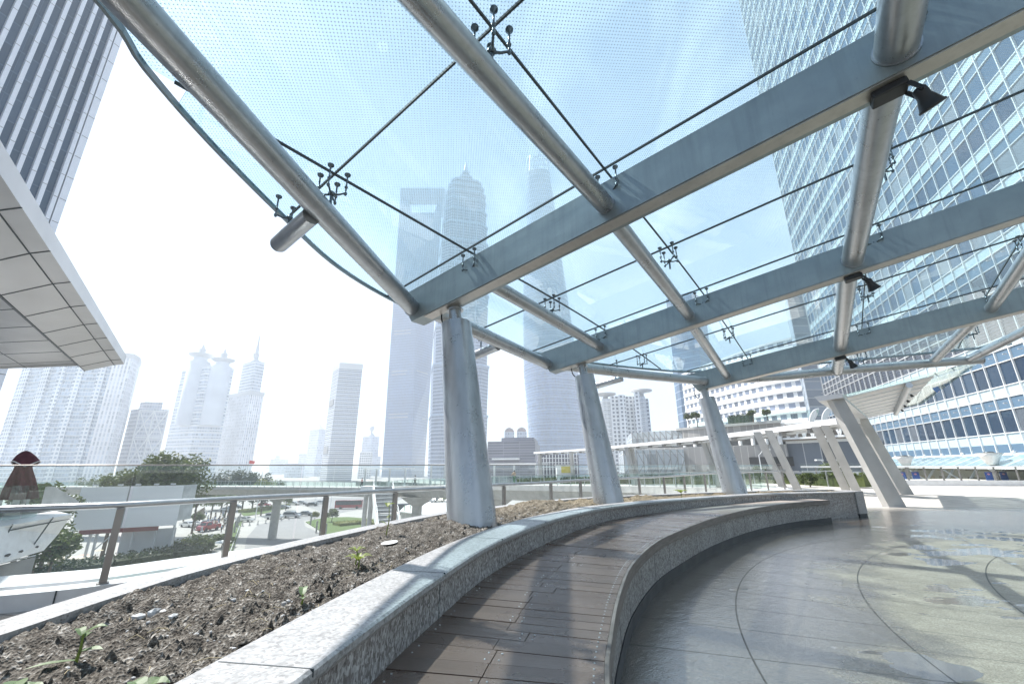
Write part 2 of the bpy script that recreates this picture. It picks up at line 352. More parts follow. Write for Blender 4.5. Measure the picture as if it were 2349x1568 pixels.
def soil_mat():
    N = NT('dark_planter_soil'); P = N.pos(); a = N.noise(P, 14, 8, .7); v = N.n('TexVoronoi', i_Scale=90); N.l(P, v.inputs['Vector'])
    f = N.math('MULTIPLY_ADD', v.outputs[0], .35, N.math('MULTIPLY', a, .7))
    c = N.ramp(f, [(.30, (.021, .0185, .016)), (.46, (.075, .066, .057)), (.60, (.18, .165, .145)), (.72, (.48, .465, .44))])
    dryy = N.n('SeparateXYZ'); N.l(P, dryy.inputs[0]); k = N.math('MULTIPLY', N.math('SUBTRACT', dryy.outputs[1], 5.8), .35, clamp=True)
    c = N.mix(N.math('MULTIPLY', k, .8), c, N.ramp(f, [(.28, (.12, .095, .06)), (.7, (.40, .34, .24))]))
    N.bump(f, 1.0, .03); return N.set(c, .9, 0, .25)
M['soil'] = soil_mat()

# ------------------------------------------------------------------ platform floor and kerb
rail_px = [(-330, 1180, 4.05), (0, 1168, 4.42), (279, 1157.7, 4.85), (537.5, 1143.2, 5.68), (749, 1133, 6.52), (907.6, 1124.1, 7.45), (1021.8, 1119, 8.25), (1156, 1110.6, 9.6), (1250, 1106.3, 10.7),
           (1331, 1100.6, 11.9), (1465, 1094.9, 14.0), (1522, 1092.8, 14.9), (1615, 1086.1, 17.2), (1700, 1083, 19.4), (1810, 1079.4, 22.5)]
RAIL3 = [atY(*p) for p in rail_px]
RAIL = [Vector((p.x, p.y)) for p in RAIL3]
railc = catmull(RAIL, 6)
def off(curve, o):
    out = []
    for i, p in enumerate(curve):
        d = (curve[min(i + 1, len(curve) - 1)] - curve[max(i - 1, 0)]).normalized(); out.append(p + Vector((d.y, -d.x)) * o)
    return out
edge = off(railc, -.55)
plat = [(p.x, p.y) for p in edge] + [(15.5, 30), (24, 38), (60, 46), (60, -14), (-6.8, -14), (-6.8, 3.2)]
fl = fillpoly(plat, 0).build('plaza_floor', M['floor']); tag(fl, kind='structure')
m = MB(); m.prism([(p.x, p.y) for p in off(railc, -.56)] + [(15.5, 30), (24, 38), (60, 46), (60, -14), (-6.8, -14), (-6.8, 3.2)], -1.3, -.02); tag(m.build('plaza_slab', M['lightgrey']), kind='structure')

def soffit_white(): 
    N = NT('white_kerb_panels'); a = N.noise(N.pos(), 5, 6); st = N.ramp(a, [(.3, (.70, .70, .71)), (.65, (.80, .81, .82))]); return N.set(st, .35)
M['kerb'] = soffit_white()
kz = lambda t: .15 + .0 * t
tk = thing('balustrade', 'curved glass balustrade with round steel handrail on a white kerb beyond the planter', 'balustrade')
m = MB(); m.sweep(railc, [(.10, 0), (.10, .15), (-.14, .15), (-.14, .11), (-.19, .11), (-.19, .17), (-.62, .20), (-.62, -1.0), (-.5, -1.0), (-.5, 0)]); m.build('kerb', M['kerb'], tk)
m = MB()
for q in resample(railc, 1.55)[1:14]:
    i = min(range(len(railc)), key=lambda k: (railc[k] - q).length); d = (railc[min(i + 1, len(railc) - 1)] - railc[max(i - 1, 0)]).normalized(); n = Vector((d.y, -d.x))
    a = q + n * .105; m = MB(); m.box((a.x, a.y, 0.0), (d.x * .012, d.y * .012, 0), (n.x * .003, n.y * .003, 0), (0, 0, .153)); m.build('kerb_joint', M['seal'], tk)
hr = catmull([Vector((p.x, p.y, p.z)) for p in RAIL3], 6)
m = MB(); m.tube(hr, .033, 14); m.build('handrail', M['rail'], tk)
# posts under the handrail
def nearest(c, q): return min(range(len(c)), key=lambda k: (Vector((c[k].x, c[k].y)) - q).length)
post_px = [(290, 4.86), (540, 5.69), (749, 6.52), (907, 7.45), (1035, 8.4), (1164, 9.7), (1256, 10.8), (1336, 12.0), (1405, 13.0), (1468, 14.05), (1524, 14.95), (1573, 16.0), (1616, 17.2), (1660, 18.4), (1715, 19.8), (1760, 21.0), (1800, 22.2)]
for x, Y in post_px:
    q = HX(x, Y); i = nearest(hr, q); h = hr[i]; d = (railc[min(i + 1, len(railc) - 1)] - railc[max(i - 1, 0)]).normalized(); n = Vector((d.y, -d.x, 0)); d = Vector((d.x, d.y, 0))
    q = Vector((h.x, h.y, 0))
    m = MB(); m.box(q - d * .032 - n * .03 + Vector((0, 0, .151)), d * .064, n * .06, (0, 0, h.z - .035 - .151)); m.box(q - d * .05 - n * .05 + Vector((0, 0, .1505)), d * .1, n * .1, (0, 0, .012))
    m.build('post', M['post'], tk, bevel=.004)
# glass sheets between the kerb and a thin top rail, just outside the handrail
gl = off(railc, -.165); cum = 0; gp = resample(gl, 1.86)
def ztop(q): i = nearest(hr, q); return 1.335 if q.y < 9 else 1.335
for a, b in zip(gp, gp[1:]):
    d = (b - a); L = d.length; d.normalize(); n = Vector((d.y, -d.x)); a2 = a + d * .012; b2 = b - d * .012
    m = MB(); m.box((a2.x, a2.y, .115), (b2.x - a2.x, b2.y - a2.y, 0), (n.x * .012, n.y * .012, 0), (0, 0, 1.20)); m.build('glass_pane', M['pane'], tk)
m = MB(); m.tube([Vector((p.x, p.y, 1.322)) for p in gl], .008, 8); m.build('top_rail', M['post'], tk)

# ------------------------------------------------------------------ planter
Wc = catmull([Vector(p) for p in [(-.80, .3), (-.68, 1.1), (-.55, 1.91), (-.41, 2.63), (-.2, 3.5), (.17, 4.5), (.76, 5.72), (1.60, 7.02), (3.32, 8.62), (5.85, 10.38), (8.0, 11.3), (9.0, 11.72)]], 8)
Rc = catmull([Vector(p) for p in [(-2.3, .3), (-2.18, 1.1), (-2.09, 1.9), (-2.09, 2.5), (-2.04, 3.14), (-1.74, 4.35), (-1.0, 6.35), (-.30, 7.25), (.90, 8.75), (1.9, 9.55), (3.95, 10.6), (6.0, 11.45), (8.9, 12.25)]], 8)
def hcap(t): return .725 if t < .5 else .725 - .10 * min(1, (t - .5) / .45)
tp = thing('planter', 'long curved granite planter with pale coping full of bare dark soil', 'planter')
m = MB(); m.sweep(Wc, lambda t: [(0, -.002), (0, hcap(t) - .045), (-.16, hcap(t) - .045), (-.16, -.002)]); m.build('granite_wall', M['wallstone'], tp)
Wn = len(Wc)
m = MB(); m.sweep(Wc, lambda t: [(.022, hcap(t) - .045), (.03, hcap(t) - .03), (.03, hcap(t) - .008), (.02, hcap(t)), (-.30 + .12 * max(0, (t - .6) / .4), hcap(t)), (-.30 + .12 * max(0, (t - .6) / .4), hcap(t) - .10), (-.16, hcap(t) - .10), (-.16, hcap(t) - .0455)]); m.build('coping', M['coping'], tp)
m = MB()
for q in resample(Wc, 1.18)[1:-1]:
    i = nearest(Wc, q); d = (Wc[min(i + 1, Wn - 1)] - Wc[max(i - 1, 0)]).normalized(); n = Vector((d.y, -d.x)); t = i / (Wn - 1); z = hcap(t)
    wd = .32 - .12 * max(0, (t - .6) / .4); a = q - n * (wd - .03)
    m = MB(); m.box((a.x, a.y, z - .02), (d.x * .005, d.y * .005, 0), (n.x * (wd + .0015), n.y * (wd + .0015), 0), (0, 0, .021))
    for s in (0, .59):
        b = q + n * .001 + d * s; m.box((b.x, b.y, 0), (d.x * .004, d.y * .004, 0), (n.x * .0015, n.y * .0015, 0), (0, 0, z - .046))
    m.build('stone_joint', M['seal'], tp)
m = MB(); m.sweep(Rc, [(0, .40), (0, .648), (-.20, .648), (-.20, -.002), (-.12, -.002), (-.12, .40)]); m.build('rear_coping', M['coping'], tp)
# end block
a, b = Wc[-1], Rc[-1]; d = (Wc[-1] - Wc[-3]).normalized(); z = hcap(1)
m = MB(); a2, b2 = a + Vector((.02, -.035)), b + Vector((-.1, .05)); m.prism([(a2.x, a2.y), (a2.x + d.x * .34, a2.y + d.y * .34), (b2.x + d.x * .34, b2.y + d.y * .34), (b2.x, b2.y)], .075, z + .004); m.build('end_block', M['coping'], tp, bevel=.006)
m = MB(); m.prism([(a2.x + .01, a2.y + .012), (a2.x + d.x * .33, a2.y + d.y * .33 + .01), (b2.x + d.x * .33, b2.y + d.y * .33), (b2.x, b2.y)], -.002, .076); m.build('plinth', M['plinth'], tp)
q = a2 + d * .345 + (b2 - a2).normalized() * .22; v = (b2 - a2).normalized()
m = MB(); m.box((q.x, q.y, .25), (v.x * .09, v.y * .09, 0), (d.x * .03, d.y * .03, 0), (0, 0, .12)); m.build('socket_box', M['cast'], tp, bevel=.006)
# soil: a lumpy sheet between the two copings
def soil_h(x, y):
    from mathutils import noise as ns
    P = Vector((x, y, 0)); h = .040 * ns.noise(P * 1.3) + .034 * ns.noise(P * 4.1) + .030 * ns.noise(P * 11) + .032 * abs(ns.noise(P * 23)) + .018 * ns.noise(P * 47)
    h += .13 * math.exp(-((x - .55) ** 2 + (y - 7.45) ** 2) / .30) + .09 * math.exp(-((x + .5) ** 2 + (y - 5.1) ** 2) / .45)
    return .585 + h
def lerpc(c, t):
    k = t * (len(c) - 1); i = min(int(k), len(c) - 2); return c[i].lerp(c[i + 1], k - i)
NS, NW = 420, 90
Wi = off(Wc, -.17); m = MB(); m.v = []
Ri = off(Rc, -.02)
ts = [(i / NS) ** 1.5 for i in range(NS + 1)]
for t in ts:
    a, b = lerpc(Wi, t), lerpc(Ri, t)
    for j in range(NW + 1):
        q = a.lerp(b, j / NW); e = min(j, NW - j) / NW; m.v.append((q.x, q.y, soil_h(q.x, q.y) + .035 * (j / NW) - (.02 if e < .02 else 0) - .03 * max(0, t - .6)))
for i in range(NS):
    for j in range(NW):
        k = i * (NW + 1) + j; m.f.append((k, k + 1, k + NW + 2, k + NW + 1))
m.build('soil', M['soil'], tp, smooth=True)
# clods: countless crumbs of earth lying on the soil
m = MB()
for k in range(7500):
    t = random.random() ** 1.7 * .8; a, b = lerpc(Wi, t), lerpc(Ri, t); q = a.lerp(b, random.uniform(.05, .93)); s = random.choice((.003, .004, .006, .008, .012, .018, .022)) * random.uniform(.7, 1.4)
    z = soil_h(q.x, q.y) - .03 * max(0, t - .6); n0 = len(m.v); ax = [random.uniform(.6, 1.3) for _ in range(3)]
    for (x, y, zz) in ((1, 0, 0), (0, 1, 0), (-1, 0, 0), (0, -1, 0), (0, 0, 1), (0, 0, -1)):
        j = random.uniform(.8, 1.2); m.v.append((q.x + x * s * ax[0] * j, q.y + y * s * ax[1] * j, z + zz * s * ax[2] * j + s * .3))
    for f in ((0, 1, 4), (1, 2, 4), (2, 3, 4), (3, 0, 4), (1, 0, 5), (2, 1, 5), (3, 2, 5), (0, 3, 5)): m.f.append(tuple(n0 + i for i in f))
tag(m.build('clods', M['soil'], tp), kind='stuff')

# ------------------------------------------------------------------ bench
Bc = catmull([Vector(p) for p in [(.18, .3), (.26, 1.1), (.37, 1.9), (.50, 2.41), (.715, 3.11), (1.04, 3.97), (1.56, 4.97), (2.14, 5.81), (3.2, 7.15), (4.6, 8.6), (6.1, 9.8), (7.55, 10.62)]], 10)
BZ = .5
tb = thing('bench', 'curved bench with wet dark timber deck on a granite base below the planter', 'bench')
Wb = catmull([Vector(p) for p in [(-.80, .3), (-.68, 1.1), (-.55, 1.91), (-.41, 2.63), (-.2, 3.5), (.17, 4.5), (.76, 5.72), (1.60, 7.02), (3.32, 8.62), (4.7, 9.7), (6.0, 10.45), (7.35, 11.03)]], 10)
m = MB(); sm = MB(); plank = 0
LB = sum((b - a).length for a, b in zip(Bc, Bc[1:])); nP = int(LB / .113)
Br = [lerpc(resample(Bc, .02), i / nP) for i in range(nP + 1)]
def match(q):   # foot on the wall side, marching monotonically
    i = nearest(Bc, q); d = (Bc[min(i + 1, len(Bc) - 1)] - Bc[max(i - 1, 0)]).normalized(); n = Vector((-d.y, d.x)); best = None
    for a, b in zip(Wb, Wb[1:]):
        e = b - a; den = n.x * e.y - n.y * e.x
        if abs(den) < 1e-9: continue
        w = a - q; s = (w.x * e.y - w.y * e.x) / den; u = (w.x * n.y - w.y * n.x) / den
        if 0 <= u <= 1 and 0 < s < 2 and (best is None or s < best[0]): best = (s, a + e * u)
    return best[1] if best else None
feet = [match(q) for q in Br]; pr = [(q, f) for q, f in zip(Br, feet) if f is not None]
for i in range(len(pr) - 1):
    (q0, f0), (q1, f1) = pr[i], pr[i + 1]; g = .02; dz = random.uniform(-.0015, .0015)
    a0, a1 = q0.lerp(q1, g), q0.lerp(q1, 1 - g); b0, b1 = f0.lerp(f1, g), f0.lerp(f1, 1 - g)
    a0 = a0 + (a0 - b0).normalized() * -.022; a1 = a1 + (a1 - b1).normalized() * -.022; sp = .55 + random.uniform(-.02, .02)
    if i % 7 == 3: sp = .42
    for s0, s1 in ((0, sp - .0022), (sp + .0022, 1)):
        c = [a0.lerp(b0, s0), a1.lerp(b1, s0), a1.lerp(b1, s1), a0.lerp(b0, s1)]; z1 = BZ + dz + random.uniform(-.001, .001)
        L = (a0 - b0).length; base = plank * 1.0
        m.face([(p.x, p.y, z1) for p in c], [(s0 * L + plank * 3.1, base + .02), (s0 * L + plank * 3.1, base + .98), (s1 * L + plank * 3.1, base + .98), (s1 * L + plank * 3.1, base + .02)])
        for k in range(4):
            p, q = c[k], c[(k + 1) % 4]; m.face([(p.x, p.y, BZ - .03), (q.x, q.y, BZ - .03), (q.x, q.y, z1), (p.x, p.y, z1)], [(plank * 3.1, base)] * 4)
    plank += 1
    for s in ((.045, sp - .035, sp + .035, .95) if i % 2 else (.045,)):
        for e in (.25, .75):
            c = a0.lerp(a1, e).lerp(b0.lerp(b1, e), s); sm.lathe((c.x, c.y, BZ - .001), [(.0045, 0), (.0045, .0028), (.003, .0034)], 8)
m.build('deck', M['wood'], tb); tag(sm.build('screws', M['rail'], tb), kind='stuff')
m = MB(); m.sweep(Bc, [(0, BZ - .095), (0, BZ + .001), (-.021, BZ + .001), (-.021, BZ - .095)]); m.build('fascia', M['fascia'], tb, bevel=.004)
m = MB(); m.sweep(Bc, [(-.05, .075), (-.05, BZ - .031), (-.60, BZ - .031), (-.60, .075)]); m.build('stone_base', M['wallstone'], tb)
m = MB(); m.sweep(Bc, [(-.042, -.002), (-.040, .105), (-.049, .105), (-.049, .0745), (-.6, .0745), (-.6, -.002)]); m.build('plinth', M['plinth'], tb)
m = MB()
for q in resample(Bc, .62)[1:-1]:
    i = nearest(Bc, q); d = (Bc[min(i + 1, len(Bc) - 1)] - Bc[max(i - 1, 0)]).normalized(); n = Vector((d.y, -d.x)); b = q - n * .0495
    m = MB(); m.box((b.x, b.y, .083), (d.x * .004, d.y * .004, 0), (n.x * .0015, n.y * .0015, 0), (0, 0, BZ - .18)); m.build('stone_joint', M['seal'], tb)
# ------------------------------------------------------------------ glass canopy
CU, CV = Vector((.8, -.6)), Vector((.6, .8)); TS = .1506
_co = np.polyfit([3.85, 7.86, 12.39], [3.985, 3.974, 3.67], 2)
def z0(v): return float(np.polyval(_co, v)) if v > 3.85 else 3.985
def cp(u, v, dz=0): q = CU * u + CV * v; return Vector((q.x, q.y, z0(v) + TS * u + dz))
NRM = Vector((-TS * .8, TS * .6, 1)).normalized()
tc = thing('canopy', 'large dotted-glass canopy on steel tubes and beams over the bench', 'canopy')
beams = [(-.31, -.07, -2.45), (3.68, 3.92, -4.57), (7.67, 7.92, -4.72), (12.19, 12.42, -2.77)]
for v0, v1, ut in beams:
    ue = 7.4; m = MB(); h0, h1 = .50, .42
    A = [cp(ut, v0), cp(ut, v1), cp(ut - .30, v1, h0), cp(ut - .30, v0, h0)]; B = [cp(ue, v0), cp(ue, v1), cp(ue, v1, h1), cp(ue, v0, h1)]
    for i in range(4): m.face([A[i], A[(i + 1) % 4], B[(i + 1) % 4], B[i]])
    m.face(A[::-1]); m.face(B); bo = m.build('beam', M['beam'], tc, bevel=.006)
    m = MB(); w = v1 - v0
    a = [cp(ut + .25, v0 + .012, -.014), cp(ut + .25, v0 + .70 * w, -.014), cp(ue, v0 + .70 * w, -.014), cp(ue, v0 + .012, -.014)]; b_ = [p + Vector((0, 0, .013)) for p in a]
    m.loft([a, b_]); m.build('soffit_strip', M['strip'], bo)
def tubepath(pts, r, flange=True):
    P = [cp(u, v, dz) for v, u, dz in pts]; m = MB(); m.tube(P, r, 28)
    if flange:
        for a, b in ((P[0], P[1]), (P[-1], P[-2])):
            d = (b - a).normalized(); m.tube([a + d * .004, a + d * .016], r * 1.09, 28)
    return m.build('tube', M['tube'], tc)
T = .2
for pts, r in [([(-.07, -2.63, T), (1.8, -3.60, T), (3.68, -4.56, T)], .115), ([(-.07, -1.515, T), (3.68, -1.515, T)], .098), ([(-.07, .89, T), (3.68, .89, T)], .135), ([(-.07, 3.0, T), (3.68, 3.0, T)], .10),
               ([(3.92, -4.46, T), (7.67, -4.78, T)], .115), ([(3.92, -3.36, T), (7.67, -3.52, T)], .098), ([(3.92, -1.55, T), (7.67, -1.72, T)], .098), ([(3.92, .85, T), (7.67, .70, T)], .135), ([(3.92, 3.0, T), (7.67, 3.0, T)], .10),
               ([(7.92, -4.66, T), (10, -3.78, T), (12.19, -2.56, T)], .115), ([(7.92, -1.79, T), (12.19, -1.99, T)], .098), ([(7.92, .65, T), (12.19, .50, T)], .135), ([(7.92, 2.97, T), (12.19, 3.02, T)], .10), ([(7.92, 5.1, T), (12.19, 5.2, T)], .10),
               ([(12.42, -2.3, T), (13.1, -1.35, T), (13.5, -.76, T), (14.1, .39, T), (15.0, 1.9, T), (15.92, 3.45, T)], .115), ([(12.42, .48, T), (14.12, .39, T)], .13), ([(12.42, 2.90, T), (15.05, 2.46, T)], .098), ([(12.42, 4.6, T), (14.4, 3.93, T), (15.65, 3.2, T)], .098)]:
    tubepath(pts, r)
for v, a, b in ((1.62, -3.58, -4.22), (5.8, -4.68, -5.45), (9.9, -3.98, -4.75)):
    m = MB(); P = [cp(a, v, .12), cp(b + .03, v, .12), cp(b, v, .12)]; m.tube(P, [.084, .084, .07], 24); m.build('outrigger', M['tube'], tc)
# glass panels
GZ = .56
EDGE = [(-2.3, -1.9), (-.2, -3.05), (.277, -3.455), (.81, -3.83), (1.63, -4.31), (2.5, -4.77), (3.44, -5.05), (4.6, -5.22), (5.75, -5.28), (7.0, -5.2), (7.75, -5.1), (8.8, -4.8), (9.95, -4.3), (11.2, -3.6), (12.25, -2.85), (13.3, -1.5), (14.2, -.1), (15.1, 1.5), (16.1, 3.4), (16.4, 4.2)]
def edgeu(v):
    return float(np.interp(v, [e[0] for e in EDGE], [e[1] for e in EDGE]))
VS = [-2.2, -.2, 1.72, 3.60, 5.75, 7.58, 9.95, 12.1, 14.2, 16.1]; US = [-9, -3.45, -1.46, .98, 3.08, 5.2, 7.3]
sm = MB()
for v0, v1 in zip(VS, VS[1:]):
    for a, b in zip(US, US[1:]):
        vv = [v0 + (v1 - v0) * k / 8 for k in range(9)]; vv[0] += .007; vv[-1] -= .007
        L = [(max(a + .007, edgeu(v)), v) for v in vv]; L = [(u, v) for u, v in L if u < b - .03]
        if len(L) < 2: continue
        poly = L + [(b - .007, v) for _, v in L[::-1]]
        A = [cp(u, v, GZ) for u, v in poly]; B = [p + Vector((0, 0, .019)) for p in A]; m = MB(); n = len(L)
        for k in range(n - 1):      # quads so that the slight curve of the roof is followed
            q = [k, k + 1, 2 * n - 2 - k, 2 * n - 1 - k]; m.face([B[i] for i in q])
        for k in range(2 * n): m.face([A[k], A[(k + 1) % (2 * n)], B[(k + 1) % (2 * n)], B[k]])
        m.build('glass_panel', M['frit'], tc)
sealm = MB()
for v in VS[1:-1]:
    sealm.bar(cp(edgeu(v), v, GZ + .010), cp(7.3, v, GZ + .010), .016, .024)
for u in US[1:-1]:
    for v0, v1 in zip(VS, VS[1:]):
        vv = [v0 + (v1 - v0) * k / 6 for k in range(7)]
        for p, q in zip(vv, vv[1:]):
            if u > edgeu(p) and u > edgeu(q): sealm.bar(cp(u, p, GZ + .0105), cp(u, q, GZ + .0105), .016, .024)
sealm.build('glass_joints', M['seal'], tc)
m = MB(); cv = catmull([Vector((e[1], e[0])) for e in EDGE], 5)
for p, q in zip(cv, cv[1:]): m.bar(cp(p.x - .012, p.y, GZ + .006), cp(q.x - .012, q.y, GZ + .006), .026, .05)
m.build('edge_trim', M['beam'], tc)
# spider fittings
def spider(u, v, arms, base_dz, du=0):
    m = MB(); c = cp(u + du, v, .34); m.tube([cp(u, v, base_dz), c], .013, 10); m.lathe(cp(u + du, v, .325), [(.02, 0), (.032, .01), (.032, .03), (.018, .045)], 12)
    for ang in arms:
        e = cp(u + du, v, .34) + Vector(((CU * math.cos(ang) + CV * math.sin(ang)).x, (CU * math.cos(ang) + CV * math.sin(ang)).y, 0)) * 0.125
        e.z = c.z + TS * 0.125 * math.cos(ang) + .012; m.tube([c, c.lerp(e, .5) + Vector((0, 0, -.012)), e], [.012, .010, .009], 8)
        m.lathe(e - Vector((0, 0, .03)), [(.007, 0), (.015, .012), (.015, .032), (.008, .04), (.008, .08), (.015, .085), (.017, .098), (.008, .105), (.008, GZ - .34 - .012), (.028, GZ - .342 - .012 + .02), (.030, GZ - .34 - .012 + .034)], 14)
    return m.build('spider_fitting', M['cast'], tc)
D4 = [R_(45), R_(135), R_(225), R_(315)]
for v in VS[2:9]:
    atb = any(abs(v - x) < .3 for x in (3.6, 7.58, 12.1))
    for u in US[1:6]:
        if u < edgeu(v) + .2: continue
        arms = [R_(200), R_(340)] + ([] if v in (3.6,) else []) if atb else D4
        if atb: spider(u, v + .12, [R_(215), R_(325)], .30)
        else: spider(u, v, D4, .22)
    e = edgeu(v)
    if v in (1.72, 5.75, 9.95): spider(e + .32, v - .1, [R_(150), R_(250)], .16)
# columns
for (bx, by), L in (((-.45, 5.16), 2.80), ((1.83, 8.45), 2.76), ((5.60, 11.15), 2.70)):
    b = Vector((bx, by, .56)); top = b + NRM * (L - .18); end = b + NRM * (L + .12)
    m = MB(); K = 14; P = [b.lerp(top, k / K) for k in range(K + 1)]; m.tube(P, [.288 + (.203 - .288) * (k / K) for k in range(K + 1)], 48)
    c = m.build('column', M['column'], tc)
    m = MB(); m.tube([top - NRM * .02, end], .085, 24); m.tube([end - NRM * .10, end - NRM * .085], .115, 24); m.build('neck', M['tube'], c)
    s = -CU; s3 = Vector((s.x, s.y, -TS)); w = catmull([top + s3 * .15 - NRM * .01, top + s3 * .24 + NRM * .10, top + s3 * .26 + NRM * .22, end + s3 * .24 + NRM * .0], 5)
    m = MB(); m.tube(w, .011, 8); m.build('cable', M['black'], c)
# floodlights
def floodlight(u, v, label):
    t = thing('floodlight', label, 'floodlight', 'floodlights under the canopy beams'); c = cp(u, v, -.016); X = Vector((.8, -.6, TS)).normalized(); Y = Vector((.6, .8, 0)); Z = X.cross(Y)
    m = MB(); m.box(c - X * .11 - Y * .07 - Z * .065, X * .22, Y * .15, Z * .064); m.build('mount_box', M['black'], t, bevel=.012)
    m = MB(); h = c - Z * .075 + X * .10
    for s in (-1, 1): m.bar(h + Y * .06 * s + Z * .01, h + Y * .06 * s - Z * .10 + X * .05, .012, .03)
    m.tube([h - Z * .09 + X * .045 - Y * .075, h - Z * .09 + X * .045 + Y * .075], .012, 8); m.build('yoke', M['black'], t)
    ax = Vector((.45, .10, -.75)).normalized(); o = h - Z * .09 + X * .045 - ax * .05
    m = MB(); m.lathe(o, [(.018, 0), (.042, .013), (.045, .045), (.045, .08), (.06, .12), (.074, .165), (.083, .17), (.083, .185), (.07, .185)], 24, ax); m.build('lamp_head', M['black'], t)
    m = MB(); m.tube([o + ax * .172, o + ax * .178], .069, 24); m.build('lens', M['pane'], t)
    return t
floodlight(.80, 3.80, 'largest black floodlight, clamped under the front beam at the thick tube')
floodlight(.66, 7.79, 'black floodlight under the second canopy beam, middle one in size')
floodlight(.45, 12.3, 'smallest black floodlight, under the farthest canopy beam')
# ------------------------------------------------------------------ far ground, streets
HAZE = 0.00076
ST = -13.5
M['street'] = plain('pale_asphalt', (.22, .22, .225), .8, 0, .10, .25)
M['paving'] = plain('pale_paving', (.34, .335, .32), .85, 0, .10, .4)
M['grass'] = plain('lawn', (.075, .12, .025), .9, 0, .35, 1.5)
m = MB(); m.face([(-5000, -300, ST - .02), (5000, -300, ST - .02), (5000, 7000, ST - .02), (-5000, 7000, ST - .02)]); tag(m.build('ground', M['paving']), kind='structure')
def gpoly(pts): return [onz(x, y, ST) for x, y in pts]
road = gpoly([(553, 1300), (566, 1232), (592, 1202), (640, 1193), (700, 1181), (735, 1172), (700, 1160), (640, 1152), (760, 1140), (930, 1140), (880, 1160), (800, 1172), (742, 1184), (697, 1194), (700, 1206), (735, 1222), (800, 1262), (860, 1300)])
m = MB(); m.face([(p.x, p.y, ST + .004) for p in road]); tag(m.build('road', M['street']), kind='structure')
isl = gpoly([(701, 1197), (745, 1187), (800, 1186), (870, 1192), (905, 1205), (905, 1235), (800, 1250), (742, 1222)])
m = MB(); m.prism([(p.x, p.y) for p in isl], ST - .01, ST + .14); tag(m.build('lawn_island', M['grass']), kind='structure')
strip = gpoly([(518, 1232), (540, 1195), (556, 1194), (549, 1215), (534, 1262), (505, 1290)])
m = MB(); m.prism([(p.x, p.y) for p in strip], ST - .01, ST + .12); tag(m.build('lawn_strip', M['grass']), kind='structure')
med = gpoly([(545, 1170), (660, 1158), (668, 1163), (612, 1176), (560, 1184)])
m = MB(); m.prism([(p.x, p.y) for p in med], ST - .01, ST + .14); tag(m.build('planted_median', M['grass']), kind='structure')
ped = gpoly([(440, 1218), (455, 1195), (520, 1180), (540, 1190), (515, 1225), (470, 1300), (300, 1310)])
m = MB(); m.face([(p.x, p.y, ST + .006) for p in ped]); tag(m.build('pavement', M['paving']), kind='structure')

# ------------------------------------------------------------------ far towers
def P2(x, Y): q = HX(x, Y); return (q.x, q.y)
def para(a, b, c):   # visible corners left, nearest, right -> parallelogram
    return [a, b, c, (a[0] + c[0] - b[0], a[1] + c[1] - b[1])]
def inset(poly, k):
    cx = sum(p[0] for p in poly) / len(poly); cy_ = sum(p[1] for p in poly) / len(poly); return [(cx + (p[0] - cx) * k, cy_ + (p[1] - cy_) * k) for p in poly]
def tower(label, poly, z1, mat, name='office_tower', cat='tower', z0=ST, bands=None, bmat=None, bh=.8, bo=1.012):
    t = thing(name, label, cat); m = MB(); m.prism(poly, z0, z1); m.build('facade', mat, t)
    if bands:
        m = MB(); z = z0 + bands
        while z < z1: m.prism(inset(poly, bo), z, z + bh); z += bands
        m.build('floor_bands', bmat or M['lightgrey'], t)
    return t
M['bluegrey'] = plain('blue_grey_metal', (.22, .30, .42), .4)
fA = facade('balcony_tower_glass', 3.6, 2.4, (.34, .41, .50), (.66, .69, .73), .22, .10)  # left towers, balcony to banded: haze put into the paler colours
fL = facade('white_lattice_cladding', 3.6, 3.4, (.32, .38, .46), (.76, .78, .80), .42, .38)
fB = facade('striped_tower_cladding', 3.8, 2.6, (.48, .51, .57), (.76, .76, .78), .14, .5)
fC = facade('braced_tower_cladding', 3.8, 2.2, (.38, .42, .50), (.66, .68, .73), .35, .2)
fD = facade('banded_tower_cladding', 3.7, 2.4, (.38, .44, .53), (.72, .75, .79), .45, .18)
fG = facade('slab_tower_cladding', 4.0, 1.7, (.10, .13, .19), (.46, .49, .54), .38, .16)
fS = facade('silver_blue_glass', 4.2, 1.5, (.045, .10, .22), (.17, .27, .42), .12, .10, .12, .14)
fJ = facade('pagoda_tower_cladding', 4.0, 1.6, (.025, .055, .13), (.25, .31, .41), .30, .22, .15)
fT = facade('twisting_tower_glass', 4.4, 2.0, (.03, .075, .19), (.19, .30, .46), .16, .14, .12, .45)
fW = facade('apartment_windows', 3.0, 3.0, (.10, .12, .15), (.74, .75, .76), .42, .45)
fX = facade('distant_block', 4.0, 3.0, (.42, .46, .54), (.58, .61, .67), .4, .3)
